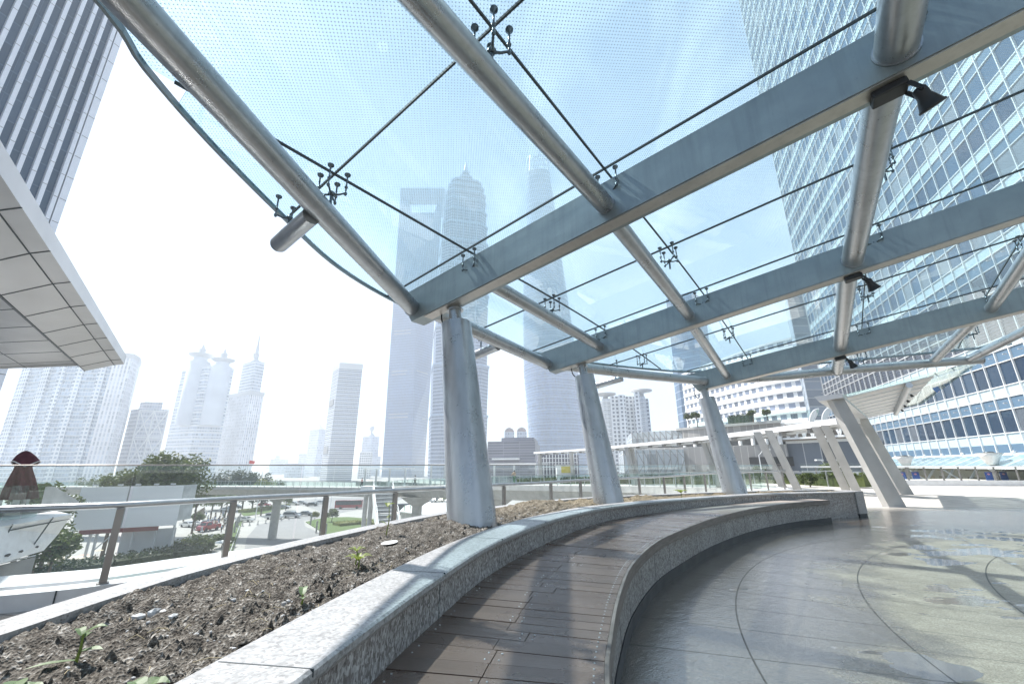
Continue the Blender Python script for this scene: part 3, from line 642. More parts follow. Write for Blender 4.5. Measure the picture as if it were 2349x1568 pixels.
# lattice balcony tower at the left edge
YA = 390; zA = topz(150, 800, YA)
pa = [P2(-24, YA + 12), P2(70, YA - 6), P2(194, YA)]; ta = thing('apartment_tower', 'wide hazy tower with white lattice columns, behind the closed maroon parasol', 'tower')
m = MB(); m.prism([pa[0], pa[1], pa[2], P2(205, YA + 45), P2(-10, YA + 55)], ST, zA); m.build('facade', fA, ta)
def between(a, b, t): return (a[0] + (b[0] - a[0]) * t, a[1] + (b[1] - a[1]) * t)
m = MB(); bal = MB()
for a, b, sp in ((pa[0], pa[1], ((.10, .28), (.62, .80))), (pa[1], pa[2], ((.02, .13), (.34, .48), (.78, .92)))):
    d = Vector((b[0] - a[0], b[1] - a[1])).normalized(); n = Vector((d.y, -d.x))
    for s0, s1 in sp:
        p, q = Vector(between(a, b, s0)), Vector(between(a, b, s1)); m.prism([tuple(p), tuple(p + n * 1.6), tuple(q + n * 1.6), tuple(q)], ST, zA - 4)
    z = ST + 6
    while z < zA: bal.prism([tuple(Vector(a) + n * .0), tuple(Vector(a) + n * .9), tuple(Vector(b) + n * .9), tuple(Vector(b))], z, z + .5); z += 7.2
m.build('lattice_bay', fL, ta); bal.build('balcony_slabs', M['white'], ta)
pb = [P2(194, 372), P2(240, 378), P2(258, 392), P2(264, 410)]
tb_ = tower('tall pale tower with vertical stripes rising behind the metal roof corner', [pb[0], pb[1], pb[2], pb[3], P2(196, 440)], topz(318, 820, 385), fB)
m = MB(); m.prism(inset([pb[0], pb[1], pb[2], pb[3], P2(196, 440)], 1.02), topz(318, 826, 385), topz(318, 818, 385) + 1); m.build('roof_cornice', M['lightgrey'], tb_)
# braced tower
pc = para(P2(268, 425), P2(290, 415), P2(358, 425)); tC = tower('lower pale tower with white diagonal bracing beside the striped tower', pc, topz(340, 938, 420), fC)
m = MB(); a, b = pc[1], pc[2]; d = Vector((b[0] - a[0], b[1] - a[1])).normalized(); n = Vector((d.y, -d.x)) * .6; zt = topz(340, 942, 420); cell = 26
A_, B_ = Vector(a) + n, Vector(b) + n
def at(t, z): q = A_.lerp(B_, t); return (q.x, q.y, z)
k = 0; z = zt
while z > ST + 5:
    zb = max(z - cell, ST)
    for t0 in (0.0, .5):
        m.bar(at(t0, z), at(t0 + .5, zb), .8, .8); m.bar(at(t0 + .5, z), at(t0, zb), .8, .8)
    m.bar(at(0, z), at(1, z), .9, .9); z -= cell
for t0 in (0, .5, 1): m.bar(at(t0, ST), at(t0, zt), .9, .9)
m.build('bracing', M['white'], tC)
m = MB(); m.prism(inset(pc, .6), zt, topz(340, 926, 420) + 2); m.build('roof_block', fC, tC)
# twin disc tower
YD = 480; pd = para(P2(369, YD + 14), P2(428, YD - 6), P2(495, YD + 8)); zD = topz(440, 828, YD)
tD = tower('hazy twin-topped tower crowned with two saucer discs', pd, zD - 8, fD, bands=7.4, bmat=M['white'], bh=1.2)
for x, yd, rr in ((453, 815, 13), (509, 826, 12)):
    q = HX(x - 45, YD + 4); zt = topz(x, yd, YD); m = MB(); m.lathe((q.x, q.y, ST + 60), [(11, 0), (11, zt - 8 - ST - 60), (7, zt - 5 - ST - 60), (7, zt - ST - 60)], 20); m.build('corner_turret', fD, tD)
    m = MB(); m.lathe((q.x, q.y, zt), [(5, -3), (rr * .9, 0), (rr, 1.2), (rr, 2.2), (4, 3.2), (3, 6), (4, 8), (2, 10), (.5, 15)], 28); m.build('saucer', M['lightgrey'], tD)
# spire tower
YE = 500; pe = para(P2(495, YE + 20), P2(545, YE - 8), P2(578, YE + 8)); tE = tower('hazy shouldered tower with a striped spire mast', pe, topz(565, 905, YE), fB)
m = MB(); m.prism(inset(pe, 1.05), topz(565, 906, YE), topz(565, 898, YE)); m.build('cornice', M['lightgrey'], tE)
pu = [between(pe[0], pe[1], .35), pe[1], between(pe[1], pe[2], .75), between(pe[0], pe[2], .62)]; zu = topz(573, 830, YE); m = MB(); m.prism(inset(pu, .92), topz(565, 905, YE), zu); m.build('upper_shaft', fD, tE)
c = (sum(p[0] for p in pu) / 4, sum(p[1] for p in pu) / 4); m = MB(); zs = topz(585, 764, YE); h = zs - zu
m.lathe((c[0], c[1], zu - 1), [(5, 0), (5, h * .12), (3.2, h * .13), (3.2, h * .3), (4, h * .31), (2.2, h * .36), (2.0, h * .6), (1.2, h * .62), (1.0, h * .85), (.3, h)], 10); m.build('spire', M['lightgrey'], tE)
# small hazy silhouettes
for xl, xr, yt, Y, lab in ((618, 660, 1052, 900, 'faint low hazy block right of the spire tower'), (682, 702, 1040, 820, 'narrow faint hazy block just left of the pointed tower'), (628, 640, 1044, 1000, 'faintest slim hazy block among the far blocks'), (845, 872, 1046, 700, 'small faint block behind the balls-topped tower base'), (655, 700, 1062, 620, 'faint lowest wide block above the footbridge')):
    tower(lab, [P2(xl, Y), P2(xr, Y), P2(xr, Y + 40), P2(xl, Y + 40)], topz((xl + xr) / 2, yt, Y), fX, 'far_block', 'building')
pf = para(P2(700, 716), P2(722, 700), P2(739, 712)); zf = topz(715, 984, 700); tF = tower('hazy mid-height tower with a pointed pyramid roof', pf, zf, fX, bands=12, bh=1)
c = (sum(p[0] for p in pf) / 4, sum(p[1] for p in pf) / 4, topz(718, 968, 700)); m = MB()
for i in range(4): a, b = inset(pf, .9)[i], inset(pf, .9)[(i + 1) % 4]; m.face([(a[0], a[1], zf), (b[0], b[1], zf), c])
m.build('pyramid_roof', M['lightgrey'], tF)
pg = para(P2(737, 468), P2(752, 448), P2(809, 456)); zg = topz(800, 835, 450); tG = tower('tall flat-topped slab tower with even floor bands, standing alone', pg, zg, fG, bands=4.0, bmat=M['lightgrey'], bh=.9, bo=1.006)
m = MB(); m.prism(inset(pg, 1.02), zg - 5, zg + 1.5); m.build('parapet', M['lightgrey'], tG)
a, b = pg[0], pg[1]; m = MB()
for zz in (zg - 45, zg - 95, zg - 140):
    p, q = between(a, b, .15), between(a, b, .75); d = Vector((b[0] - a[0], b[1] - a[1])).normalized(); n = Vector((d.y, -d.x)) * .7; m.prism([(p[0], p[1]), (p[0] + n.x, p[1] + n.y), (q[0] + n.x, q[1] + n.y), (q[0], q[1])], zz, zz + 7)
m.build('plant_louvres', M['concrete_dark'], tG)
YH = 720; ph = para(P2(826, YH + 12), P2(846, YH), P2(865, YH + 12)); zh = topz(845, 1000, YH); tH = tower('hazy tower topped by a ball, between the slab and the tall glass towers', ph, zh, fX)
c = (sum(p[0] for p in ph) / 4, sum(p[1] for p in ph) / 4); m = MB(); m.lathe((c[0], c[1], zh), [(6, 0), (5, 4), (1.5, 6), (1.5, 9), (3, 10), (4.2, 12), (4.6, 14), (4.2, 16), (3, 18), (.4, 19)], 18); m.build('roof_ball', M['lightgrey'], tH)
tower('small pale block with dark window columns in front of the ball-topped tower', [P2(822, 560), P2(850, 556), P2(852, 580), P2(824, 584)], topz(836, 1036, 560), fW, 'apartment_block', 'building')

# ------------------------------------------------------------------ tall glass tower with the trapezoid opening
YS = 620
b0 = [P2(877, YS + 5), P2(945, YS - 14), P2(974, YS + 40), P2(906, YS + 62)]
def at3(x, y, Y): p = atY(x, y, Y); return (p.x, p.y, p.z)
tS = thing('opening_tower', 'very tall hazy glass tower with a trapezoid opening near its top', 'tower')
TL, TR = at3(919, 431, YS + 12), at3(1019, 447, YS + 12)
zap0, zap1 = at3(943, 488, YS + 12)[2], at3(936, 459, YS + 12)[2]; ztop = TL[2]
AL0, AR0 = at3(944, 487, YS + 12), at3(995, 495, YS + 12); AL1, AR1 = at3(936, 459, YS + 12), at3(1007, 469, YS + 12)
eL, eR = at3(916, 490, YS + 12), at3(1013, 497, YS + 12)
dep = 14
def bk(p, k=dep): return (p[0] + .04 * k, p[1] + k, p[2])
m = MB(); lev = []
for z in [ST, 60, 140, 220, 300, zap0]:
    t = (z - ST) / (zap0 - ST); top4 = [(eL[0], eL[1], 0), (AL0[0] * .5 + AR0[0] * .5 - 6, eL[1] - 6 * (1 - t), 0), (eR[0], eR[1], 0), (eL[0] * .5 + eR[0] * .5, eL[1] + dep, 0)]
    lev.append([(b0[i][0] * (1 - t) + top4[i][0] * t, b0[i][1] * (1 - t) + top4[i][1] * t, z) for i in range(4)])
m.loft(lev); m.build('shaft', fS, tS)
def hexa(a, b, c, d, k=dep):   # front quad a b c d with depth
    F_ = [a, b, c, d]; B_ = [bk(p, k) for p in F_]; mm = MB(); mm.face(F_, [(p[0], p[2]) for p in F_]); mm.face(B_[::-1])
    for i in range(4): j = (i + 1) % 4; mm.face([F_[i], B_[i], B_[j], F_[j]], [(0, F_[i][2]), (k, F_[i][2]), (k, F_[j][2]), (0, F_[j][2])])
    return mm
zb = zap0 - .3
hexa((eL[0], eL[1], zb), (AL0[0], AL0[1], zb), (AL1[0], AL1[1], zap1), (at3(918, 459, YS + 12)[0], AL1[1], zap1)).build('opening_jamb', fS, tS)
hexa((AR0[0], AR0[1], zb), (eR[0], eR[1], zb), (at3(1017, 470, YS + 12)[0], AR1[1], zap1), (AR1[0], AR1[1], zap1)).build('opening_jamb', fS, tS)
hexa((at3(918, 459, YS + 12)[0], AL1[1], zap1 - .2), (at3(1017, 470, YS + 12)[0], AL1[1], zap1 - .2), (TR[0], TR[1], ztop), (TL[0], TL[1], ztop)).build('opening_lintel', fS, tS)
m = MB()
for zz in (70, 135, 200, 265):
    t = (zz - ST) / (zap0 - ST); L = [Vector(b0[i]) * (1 - t) + Vector((top4[i][0], top4[i][1])) * t for i in range(3)]
    for dz in (0, 5):
        for a, b in ((L[0], L[1]), (L[1], L[2])):
            p, q = a.lerp(b, .12), a.lerp(b, .82); m.bar((p.x, p.y - .4, zz + dz), (q.x, q.y - .4, zz + dz), .8, 1.3)
m.build('refuge_floor_bands', M['concrete_dark'], tS)

# ------------------------------------------------------------------ stepped pagoda-like tower
YJ = 505
tJ = thing('stepped_tower', 'hazy stepped tower with notched crown and spire, in front of the opening tower', 'tower')
def cxy(x, y, Y): p = atY(x, y, Y); return p
def zc(p): return (p - EYE).dot(_fw)
def oct_(c, hw, z, k=.30):
    o = []
    for sx, sy in ((-1, -1), (1, -1), (1, 1), (-1, 1)):
        a = (sx * hw, sy * hw * (1 - k)); b = (sx * hw * (1 - k), sy * hw); o += [a, b] if sx * sy > 0 else [b, a]
    r = R_(14); o = [(c[0] + x * math.cos(r) - y * math.sin(r), c[1] + x * math.sin(r) + y * math.cos(r), z) for x, y in o]; return o
axis = HX(1046, YJ)
def hwpx(px, y): p = atY(1050, y, YJ); return px * zc(p) / F
def zJ(y): return topz(1052, y, YJ)
m = MB(); tiers = [(1100, 958, 68, 69), (958, 848, 67, 68), (848, 765, 63.5, 65), (765, 690, 61, 62.5), (690, 625, 58, 59.5), (625, 575, 55.5, 57), (575, 535, 53, 54), (535, 505, 50.5, 51.5), (505, 480, 48, 49), (480, 463, 46, 47.5), (463, 447, 42, 43.5), (447, 433, 35.5, 37), (433, 424, 22, 23.5), (424, 412, 14, 15), (412, 398, 6.5, 7.5)]
lev = []; fins = MB()
for y0, y1, w0, w1 in tiers:
    A_, B_ = oct_(axis, hwpx(w0, y0) / 1.12, zJ(y0) if y0 < 1090 else ST), oct_(axis, hwpx(w1, y1) / 1.12, zJ(y1)); m.loft([A_, B_])
    B2 = oct_(axis, hwpx(w1, y1) / 1.12 + .8, zJ(y1) - 1.5); C2 = oct_(axis, hwpx(w1, y1) / 1.12 + .8, zJ(y1) + 1.2); fins.loft([B2, C2])
m.build('shaft', fJ, tJ); fins.build('setback_cornice', M['bluegrey'], tJ)
m = MB(); zt = zJ(398); m.lathe((axis.x, axis.y, zt), [(3.4, 0), (2.6, 6), (2.0, 12), (1.0, 15), (.4, zJ(368) - zt)], 12); m.build('spire', M['bluegrey'], tJ)
m = MB(); r = R_(14)
for t in (-.45, -.15, .15, .45):
    for y0, y1, w0, w1 in tiers[:9]:
        h0, h1 = hwpx(w0, y0) / 1.12, hwpx(w1, y1) / 1.12; lx0, lx1 = t * h0, t * h1
        p = Vector((axis.x + lx0 * math.cos(r) + h0 * math.sin(r), axis.y + lx0 * math.sin(r) - h0 * math.cos(r), zJ(y0) if y0 < 1090 else ST)); q = Vector((axis.x + lx1 * math.cos(r) + h1 * math.sin(r), axis.y + lx1 * math.sin(r) - h1 * math.cos(r), zJ(y1)))
        m.bar(p, q, 1.1, 1.6)
m.build('vertical_ribs', M['bluegrey'], tJ)

# ------------------------------------------------------------------ round twisting tower under construction
YT = 640; tT = thing('twisting_tower', 'tallest round hazy tower with bulging glass and an unfinished jagged top', 'tower'); lev = []; m = MB(); rings = MB()
prof = [(1100, 1280, 67), (1022, 1279, 68), (920, 1273, 66.5), (850, 1264, 62), (740, 1257, 55), (640, 1250, 47), (560, 1245, 40), (510, 1244, 34), (450, 1238, 31), (405, 1234, 28)]
c0 = HX(1278, YT + 45)
for i, (y, x, w) in enumerate(prof):
    p = atY(x, y, YT + 45); z = ST if i == 0 else p.z; hw = w * zc(p) / F * 1.0; tw = i * R_(9); L = []
    for k in range(48):
        a = 2 * math.pi * k / 48; rr = hw * (1 + .055 * math.cos(3 * (a - tw)) - .10 * math.exp(-((((a - tw + 2.0) % (2 * math.pi)) - .3) / .12) ** 2)); L.append((p.x + rr * math.cos(a), p.y + rr * math.sin(a), z))
    lev.append(L)
fine = []
for A_, B_ in zip(lev, lev[1:]):
    n = max(1, int((B_[0][2] - A_[0][2]) / 9))
    for k in range(n): fine.append([tuple(Vector(a).lerp(Vector(b), k / n)) for a, b in zip(A_, B_)])
fine.append(lev[-1]); m.loft(fine); m.build('shaft', fT, tT)
for L in fine[::1]:
    cx = sum(p[0] for p in L) / 48; cy_ = sum(p[1] for p in L) / 48; o = [(cx + (p[0] - cx) * 1.012, cy_ + (p[1] - cy_) * 1.012, p[2]) for p in L]; rings.loft([o, [(p[0], p[1], p[2] + .9) for p in o]])
rings.build('floor_rings', M['bluegrey'], tT)
m = MB(); L = lev[-1]
for k in range(0, 48, 3):
    p = Vector(L[k]); h = random.uniform(18, 62); ctr = Vector((sum(v[0] for v in L) / 48, sum(v[1] for v in L) / 48, p.z)); q_ = p + Vector((0, 0, h)) + (ctr - p) * .0035 * h; m.bar(p, q_, 2.2, 2.2)
    for f_ in (.3, .62, .9):
        if random.random() < .7: a_ = p.lerp(q_, f_); b_ = a_ + (Vector(L[(k + 3) % 48]) - p) * random.uniform(.8, 1.0); m.bar(a_, b_, 1.8, 2.6)
for k, h, jib in ((5, 40, (24, 6, 12)), (20, 34, (-20, -4, 16)), (36, 30, (16, -10, 18))):
    p = Vector(L[k]); m.bar(p, p + Vector((0, 0, h)), 1.8, 1.8); m.bar(p + Vector((0, 0, h)), p + Vector((jib[0], jib[1], h + jib[2])), 1.2, 1.2)
m.build('unfinished_frame', M['bluegrey'], tT)
# pair of domed roofs, low dark hall, apartments
for xl, xr, yt, lab in ((1157, 1180, 990, 'small domed block left of its twin, beyond the dark hall'), (1186, 1209, 989, 'small domed block beside the round glass tower')):
    Y = 520; poly = [P2(xl, Y), P2(xr, Y), P2(xr, Y + 20), P2(xl, Y + 20)]; z = topz((xl + xr) / 2, yt, Y); t = tower(lab, poly, z, fX, 'domed_block', 'building')
    q = HX((xl + xr) / 2, Y + 8); m = MB(); m.lathe((q.x, q.y, z), [(6, 0), (5.6, 2), (4.2, 4), (2, 5.4), (.3, 5.8)], 18); m.build('dome', plain('rusty_dome', (.34, .22, .18), .7) if 'rusty' not in M else M['rusty'], t)
fK = facade('dark_clad_hall', 1.4, 9, (.10, .10, .13), (.20, .20, .24), .35, .03, .4)
YK = 240; pk = [P2(1118, YK), P2(1228, YK - 6), P2(1240, YK + 60), P2(1118, YK + 60)]; tK = tower('low dark horizontally clad hall at the foot of the round tower', pk, topz(1170, 1012, YK), fK, 'hall_building', 'building')
m = MB(); m.prism([P2(1150, YK + 4), P2(1180, YK), P2(1226, YK), P2(1235, YK + 40), P2(1150, YK + 40)], topz(1170, 1012, YK), topz(1190, 1003, YK)); m.build('roof_monitor', fK, tK)
m = MB(); m.prism([P2(1128, YK - 8), P2(1190, YK - 12), P2(1194, YK - 2), P2(1128, YK - 2)], topz(1160, 1052, YK - 8) - .4, topz(1160, 1052, YK - 8) + .4); m.build('entrance_roof', M['white'], tK)
YP = 330; tP = thing('apartment_block', 'white high-rise apartment block with rooftop discs, seen between the columns', 'building')
segs = [(1368, 1392, 921, YP + 20), (1390, 1412, 914, YP + 2), (1410, 1432, 908, YP), (1430, 1446, 905, YP - 3), (1444, 1470, 908, YP + 3), (1468, 1482, 898, YP - 2), (1480, 1494, 908, YP + 6), (1492, 1502, 914, YP + 14)]
for xl, xr, yt, Y in segs:
    m = MB(); m.prism([P2(xl, Y), P2(xr, Y), P2(xr, Y + 26), P2(xl, Y + 26)], ST, topz((xl + xr) / 2, yt, Y)); m.build('tower_wing', fW, tP)
bal = MB()
for xl, xr, yt, Y in (segs[1], segs[6]):
    z = ST + 3
    while z < topz(xl, yt, Y) - 2: bal.prism([P2(xl - 1, Y - 1.3), P2(xr + 1, Y - 1.3), P2(xr + 1, Y), P2(xl - 1, Y)], z, z + 1.1); z += 3.0
bal.build('balconies', M['white'], tP)
for x, yt, Y in ((1401, 913, YP + 8), (1488, 905, YP + 10)):
    q = HX(x - 2, Y); z = topz(x, yt, Y); m = MB(); m.lathe((q.x, q.y, z), [(2, -1), (2, 1.2), (8.5, 2.6), (9, 3.2), (8.5, 3.8), (2, 4.2)], 24); m.build('rooftop_disc', M['concrete'], tP)
# curved hotel and glass slabs to its sides
tHo = thing('hotel_building', 'long curved white hotel with rows of square windows above the mall terrace', 'building')
fH = facade('hotel_windows', 3.5, 3.3, (.17, .20, .27), (.78, .79, .80), .52, .38, .15, .5)
c = catmull([Vector(P2(1588, 196)), Vector(P2(1690, 166)), Vector(P2(1790, 146)), Vector(P2(1875, 136))], 6); top = [topz(1590, 700, 196), topz(1873, 700, 136)]
zc_ = 43; m = MB(); t0 = 0
for i in range(len(c) - 1):
    a, b = c[i], c[i + 1]; l = (b - a).length; m.face([(a.x, a.y, ST), (b.x, b.y, ST), (b.x, b.y, zc_), (a.x, a.y, zc_)], [(t0, ST), (t0 + l, ST), (t0 + l, zc_), (t0, zc_)]); t0 += l
bk_ = [(p.x + 12, p.y + 22) for p in c[::-1]]; m.face([(p.x, p.y, zc_) for p in c] + [(p[0], p[1], zc_) for p in bk_]); a, b = c[-1], bk_[0]; m.face([(a.x, a.y, ST), (b[0], b[1], ST), (b[0], b[1], zc_), (a.x, a.y, zc_)], [(0, ST), (20, ST), (20, zc_), (0, zc_)])
m.build('facade', fH, tHo)
m = MB(); z = ST + 3.5
while z < zc_:
    for a, b in zip(c, c[1:]): m.bar((a.x - .1, a.y - .25, z), (b.x - .1, b.y - .25, z), .5, .7)
    z += 3.5
m.build('floor_bands', M['white'], tHo)
fBl = facade('blue_glass_wall', 3.5, 1.6, (.06, .11, .19), (.20, .26, .34), .14, .1, .1)
tower('slim dark blue glass slab at the left end of the hotel', [P2(1568, 205), P2(1580, 198), P2(1594, 196), P2(1594, 225), P2(1570, 228)], topz(1572, 690, 200) * .62, fBl, 'glass_slab', 'building')
tower('grey gridded glass tower at the right end of the hotel', [P2(1874, 150), P2(1884, 128), P2(1940, 128), P2(1950, 160)], 58, facade('grey_glass_wall', 2.6, 5.2, (.17, .20, .25), (.34, .36, .38), .12, .06, .12), 'glass_tower', 'building')
tower('dark blue stepped glass tower seen through the glass roof', [P2(1572, 300), P2(1640, 285), P2(1668, 300), P2(1620, 330)], topz(1610, 680, 295), fS, 'glass_tower', 'tower')
# ------------------------------------------------------------------ big glass office tower on the right
def curtain():
    N = NT('curtain_wall_glass'); s = N.n('SeparateXYZ'); N.l(N.pos(False), s.inputs[0]); u = N.math('DIVIDE', s.outputs[0], 1.8); v = N.math('DIVIDE', N.math('ADD', s.outputs[1], -3.94), 3.95)
    fv = N.math('FRACT', v); cb = N.n('CombineXYZ'); N.l(N.math('FLOOR', u), cb.inputs[0]); N.l(N.math('FLOOR', v), cb.inputs[1])
    w = N.n('TexWhiteNoise', noise_dimensions='2D'); N.l(cb, w.inputs['Vector']); w = w.outputs[0]
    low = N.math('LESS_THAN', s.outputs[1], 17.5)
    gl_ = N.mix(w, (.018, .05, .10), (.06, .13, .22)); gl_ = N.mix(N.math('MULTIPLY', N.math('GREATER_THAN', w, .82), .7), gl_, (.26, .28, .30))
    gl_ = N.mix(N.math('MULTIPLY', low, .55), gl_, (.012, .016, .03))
    wav = N.math('MULTIPLY', N.math('GREATER_THAN', N.math('FRACT', N.math('MULTIPLY', s.outputs[1], 3.3)), .5), N.math('MULTIPLY', N.math('GREATER_THAN', s.outputs[1], 11.8), N.math('LESS_THAN', s.outputs[1], 16.2)))
    c = N.mix(N.math('GREATER_THAN', fv, .50), gl_, (.10, .17, .25)); c = N.mix(N.math('GREATER_THAN', fv, .76), c, (.46, .56, .61))
    lou = N.math('MULTIPLY', N.math('GREATER_THAN', s.outputs[1], 11.84), N.math('LESS_THAN', s.outputs[1], 15.8)); c = N.mix(lou, c, (.025, .03, .045)); c = N.mix(N.math('MULTIPLY', wav, .6), c, (.09, .10, .12))
    r = N.math('MULTIPLY_ADD', N.math('GREATER_THAN', fv, .45), .25, .10); b = N.n('Bump', i_Strength=.03, i_Distance=.3); N.l(N.noise(N.pos(False), .35, 2), b.inputs['Height']); N.l(b, N.b.inputs['Normal'])
    return N.set(c, r)
tR = thing('glass_office_tower', 'huge glass office tower with white mullion grid filling the right side', 'tower')
e0, e1 = Vector((58.8, 78.2)), Vector((24.2, -14.4)); dR = (e1 - e0).normalized(); nR = Vector((-dR.y, dR.x)); nR = nR if nR.x < 0 else -nR
LR = (e1 - e0).length; ZT = 215
def fr(s, o, z): q = e0 + dR * s + nR * o; return Vector((q.x, q.y, z))
m = MB(); z = 2.2; lean = .0
m.face([fr(0, 0, 2.2), fr(LR, 0, 2.2), fr(LR, 0, ZT), fr(0, 0, ZT)], [(0, 2.2), (LR, 2.2), (LR, ZT), (0, ZT)])
m.face([fr(0, 0, 2.2), fr(2, -6, 2.2), fr(2, -6, ZT), fr(0, 0, ZT)], [(0, 2.2), (6, 2.2), (6, ZT), (0, ZT)]); m.face([fr(2, -6, 2.2), fr(8, -40, 2.2), fr(8, -40, ZT), fr(2, -6, ZT)], [(0, 2.2), (34, 2.2), (34, ZT), (0, ZT)]); m.face([fr(0, 0, ZT), fr(LR, 0, ZT), fr(LR, -40, ZT), fr(8, -40, ZT), fr(2, -6, ZT)])
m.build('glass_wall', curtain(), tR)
m = MB(); s = 0
while s <= LR: m.box(fr(s - .04, 0.0, 2.2), (dR.x * .08, dR.y * .08, 0), (nR.x * .14, nR.y * .14, 0), (0, 0, ZT - 2.2)); s += 1.8
m.build('mullions', M['white'], tR)
m = MB(); k = 0
while 3.94 + 3.95 * k < ZT:
    for f in (0, .50, .76):
        z = 3.94 + 3.95 * (k + f)
        m.box(fr(0, .01, z - .05), (dR.x * LR, dR.y * LR, 0), (nR.x * .09, nR.y * .09, 0), (0, 0, .07))
    k += 1
m.build('transoms', M['white'], tR)
# projecting brackets that throw the slanting shadows
m = MB(); k = 0
while 3.94 + 3.95 * k < 20:
    s = .9
    while s <= LR: m.box(fr(s - .9 - .03, .30, 3.94 + 3.95 * (k + .6)), (dR.x * .06, dR.y * .06, 0), (nR.x * .28, nR.y * .28, 0), (0, 0, .10)); s += 1.8
    k += 1
m.build('brackets', M['lightgrey'], tR)
# entrance awning and lobby
m = MB(); m.face([fr(-1, 0, 2.25), fr(LR, 0, 2.25), fr(LR, 2.6, 1.1), fr(-1, 2.6, 1.1)], [(0, 0), (LR, 0), (LR, 3), (0, 3)]); m.build('awning_glass', facade('awning_panes', 9, 1.8, (.22, .32, .36), (.6, .66, .68), .05, .05, .12), tR)
m = MB(); m.box(fr(-1, 2.6, .92), (dR.x * (LR + 1), dR.y * (LR + 1), 0), (nR.x * .14, nR.y * .14, 0), (0, 0, .2)); m.build('awning_edge', M['white'], tR)
m = MB(); s = 4
while s < LR:
    m.bar(fr(s, .1, 2.4), fr(s, 4.4, -3.6), .16, .16)
    if int(s) % 7 < 3: m.bar(fr(s, 2.4, 1.1), fr(s + 2, .1, -1.6), .12, .12)
    s += 3.6
m.build('awning_struts', M['white'], tR)
m = MB(); m.face([fr(-1, -1.5, ST), fr(LR, -1.5, ST), fr(LR, -1.5, 2.2), fr(-1, -1.5, 2.2)], [(0, ST), (LR, ST), (LR, 2.2), (0, 2.2)]); m.build('lobby_wall', facade('lobby_wall', 5.2, 5.4, (.42, .36, .24), (.60, .56, .44), .12, .16, .25, .55), tR)
m = MB(); m.face([fr(-1, 0, 2.19), fr(LR, 0, 2.19), fr(LR, -1.6, 2.19), fr(-1, -1.6, 2.19)]); m.build('lobby_soffit', M['white'], tR)
m = MB(); m.box(fr(-2, 9, ST - .01), (dR.x * LR, dR.y * LR, 0), (-nR.x * 10, -nR.y * 10, 0), (0, 0, 12.0)); tag(m.build('lobby_terrace', M['paving']), kind='structure')

# ------------------------------------------------------------------ finned tower on the left, metal roof corner
M['fin'] = plain('pale_metal_fin', (.76, .78, .83), .35, .1, .05)
tL_ = thing('finned_tower', 'dark tower with bright vertical metal fins in the upper left corner', 'tower')
YL = 62
def lr(x, y): p = atY(x, y, YL); return p
q = HX(-88, YL); dL = Vector((-.30, -1)).normalized(); nL = Vector((-dL.y, dL.x)); nL = nL if nL.x > 0 else -nL
def fl_(s, o, z): p = q + dL * s + nL * o; return Vector((p.x, p.y, z))
ZL = 91
m = MB(); m.face([fl_(0, 0, ST), fl_(70, 0, ST), fl_(70, 0, ZL), fl_(0, 0, ZL)], [(0, ST), (70, ST), (70, ZL), (0, ZL)]); m.face([fl_(0, 0, ST), fl_(0, -30, ST), fl_(0, -30, ZL), fl_(0, 0, ZL)], [(0, ST), (30, ST), (30, ZL), (0, ZL)]); m.face([fl_(0, 0, ZL), fl_(70, 0, ZL), fl_(70, -30, ZL), fl_(0, -30, ZL)])
m.build('dark_glass', facade('finned_tower_glass', 4.2, 2.4, (.07, .11, .165), (.08, .125, .18), .06, .02, .08, .12), tL_)
for i in range(42):
    s = .2 + i * 1.66; m = MB(); m.box(fl_(s, .01, ST), (dL.x * .55, dL.y * .55, 0), (nL.x * .6, nL.y * .6, 0), (0, 0, ZL - ST)); m.build('fin', M['fin'], tL_)
m = MB(); m.box(fl_(0, .0, ST), (-dL.x * 1.0, -dL.y * 1.0, 0), (nL.x * .6, nL.y * .6, 0), (0, 0, ZL - ST)); m.build('corner_cladding', M['fin'], tL_)
m = MB()
for k in range(44):
    z = ST + 4.4 * k + 2; m.box(fl_(-.99, .6, z), (dL.x * .9, dL.y * .9, 0), (nL.x * .02, nL.y * .02, 0), (0, 0, .12))
    for i in range(42): s = .2 + i * 1.66; m.box(fl_(s - .01, .6, z + (i % 3) * 1.3), (dL.x * .57, dL.y * .57, 0), (nL.x * .025, nL.y * .025, 0), (0, 0, .10))
m.build('panel_joints', M['concrete_dark'], tL_)
def panels():
    N = NT('satin_metal_panels'); a = N.noise(N.pos(), .7, 4); f = N.ramp(a, [(.3, 0.), (.7, 1.)]); return N.set(N.mix(f, (.56, .555, .54), (.66, .655, .64)), .34, .45)
M['panel'] = panels()
tS_ = thing('roof_overhang', 'faceted metal-panel roof corner jutting in from the left edge', 'overhang')
zr = 5.3; tip = onz(285, 835, zr); q1 = onz(-330, -105, zr); q1 = tip + (onz(0, 400, zr) - tip) * 1.9
ed = (q1 - tip).normalized(); inn = Vector((-1, .12, 0)).normalized()
inw = Vector((ed.y, -ed.x, 0)); inw = inw if inw.x < 0 else -inw
L_ = (q1 - tip).length
def rp(s, o, dz): return tip + ed * s + inn * (o) + Vector((0, 0, dz))
m = MB(); W1, W2, W3 = .45, 1.75, 2.15
m.face([rp(0, 0, 0), rp(L_, 0, 0), rp(L_, W1, -.02), rp(0, W1, -.02)]); m.face([rp(0, W1, -.02), rp(L_, W1, -.02), rp(L_, W2, -.23), rp(0, W2 , -.23)])
m.face([rp(0, W2, -.23), rp(L_, W2, -.23), rp(L_, W3, .0), rp(0, W3, .0)]); m.face([rp(0, W3, .12), rp(L_, W3, .0), rp(L_, 16, -.05), rp(0, 16, -.05)])
m.face([rp(0, 0, 0), rp(0, 0, .35), rp(L_, 0, .35), rp(L_, 0, 0)]); m.face([rp(0, 0, .35), rp(0, 16, .35), rp(L_, 16, .35), rp(L_, 0, .35)])
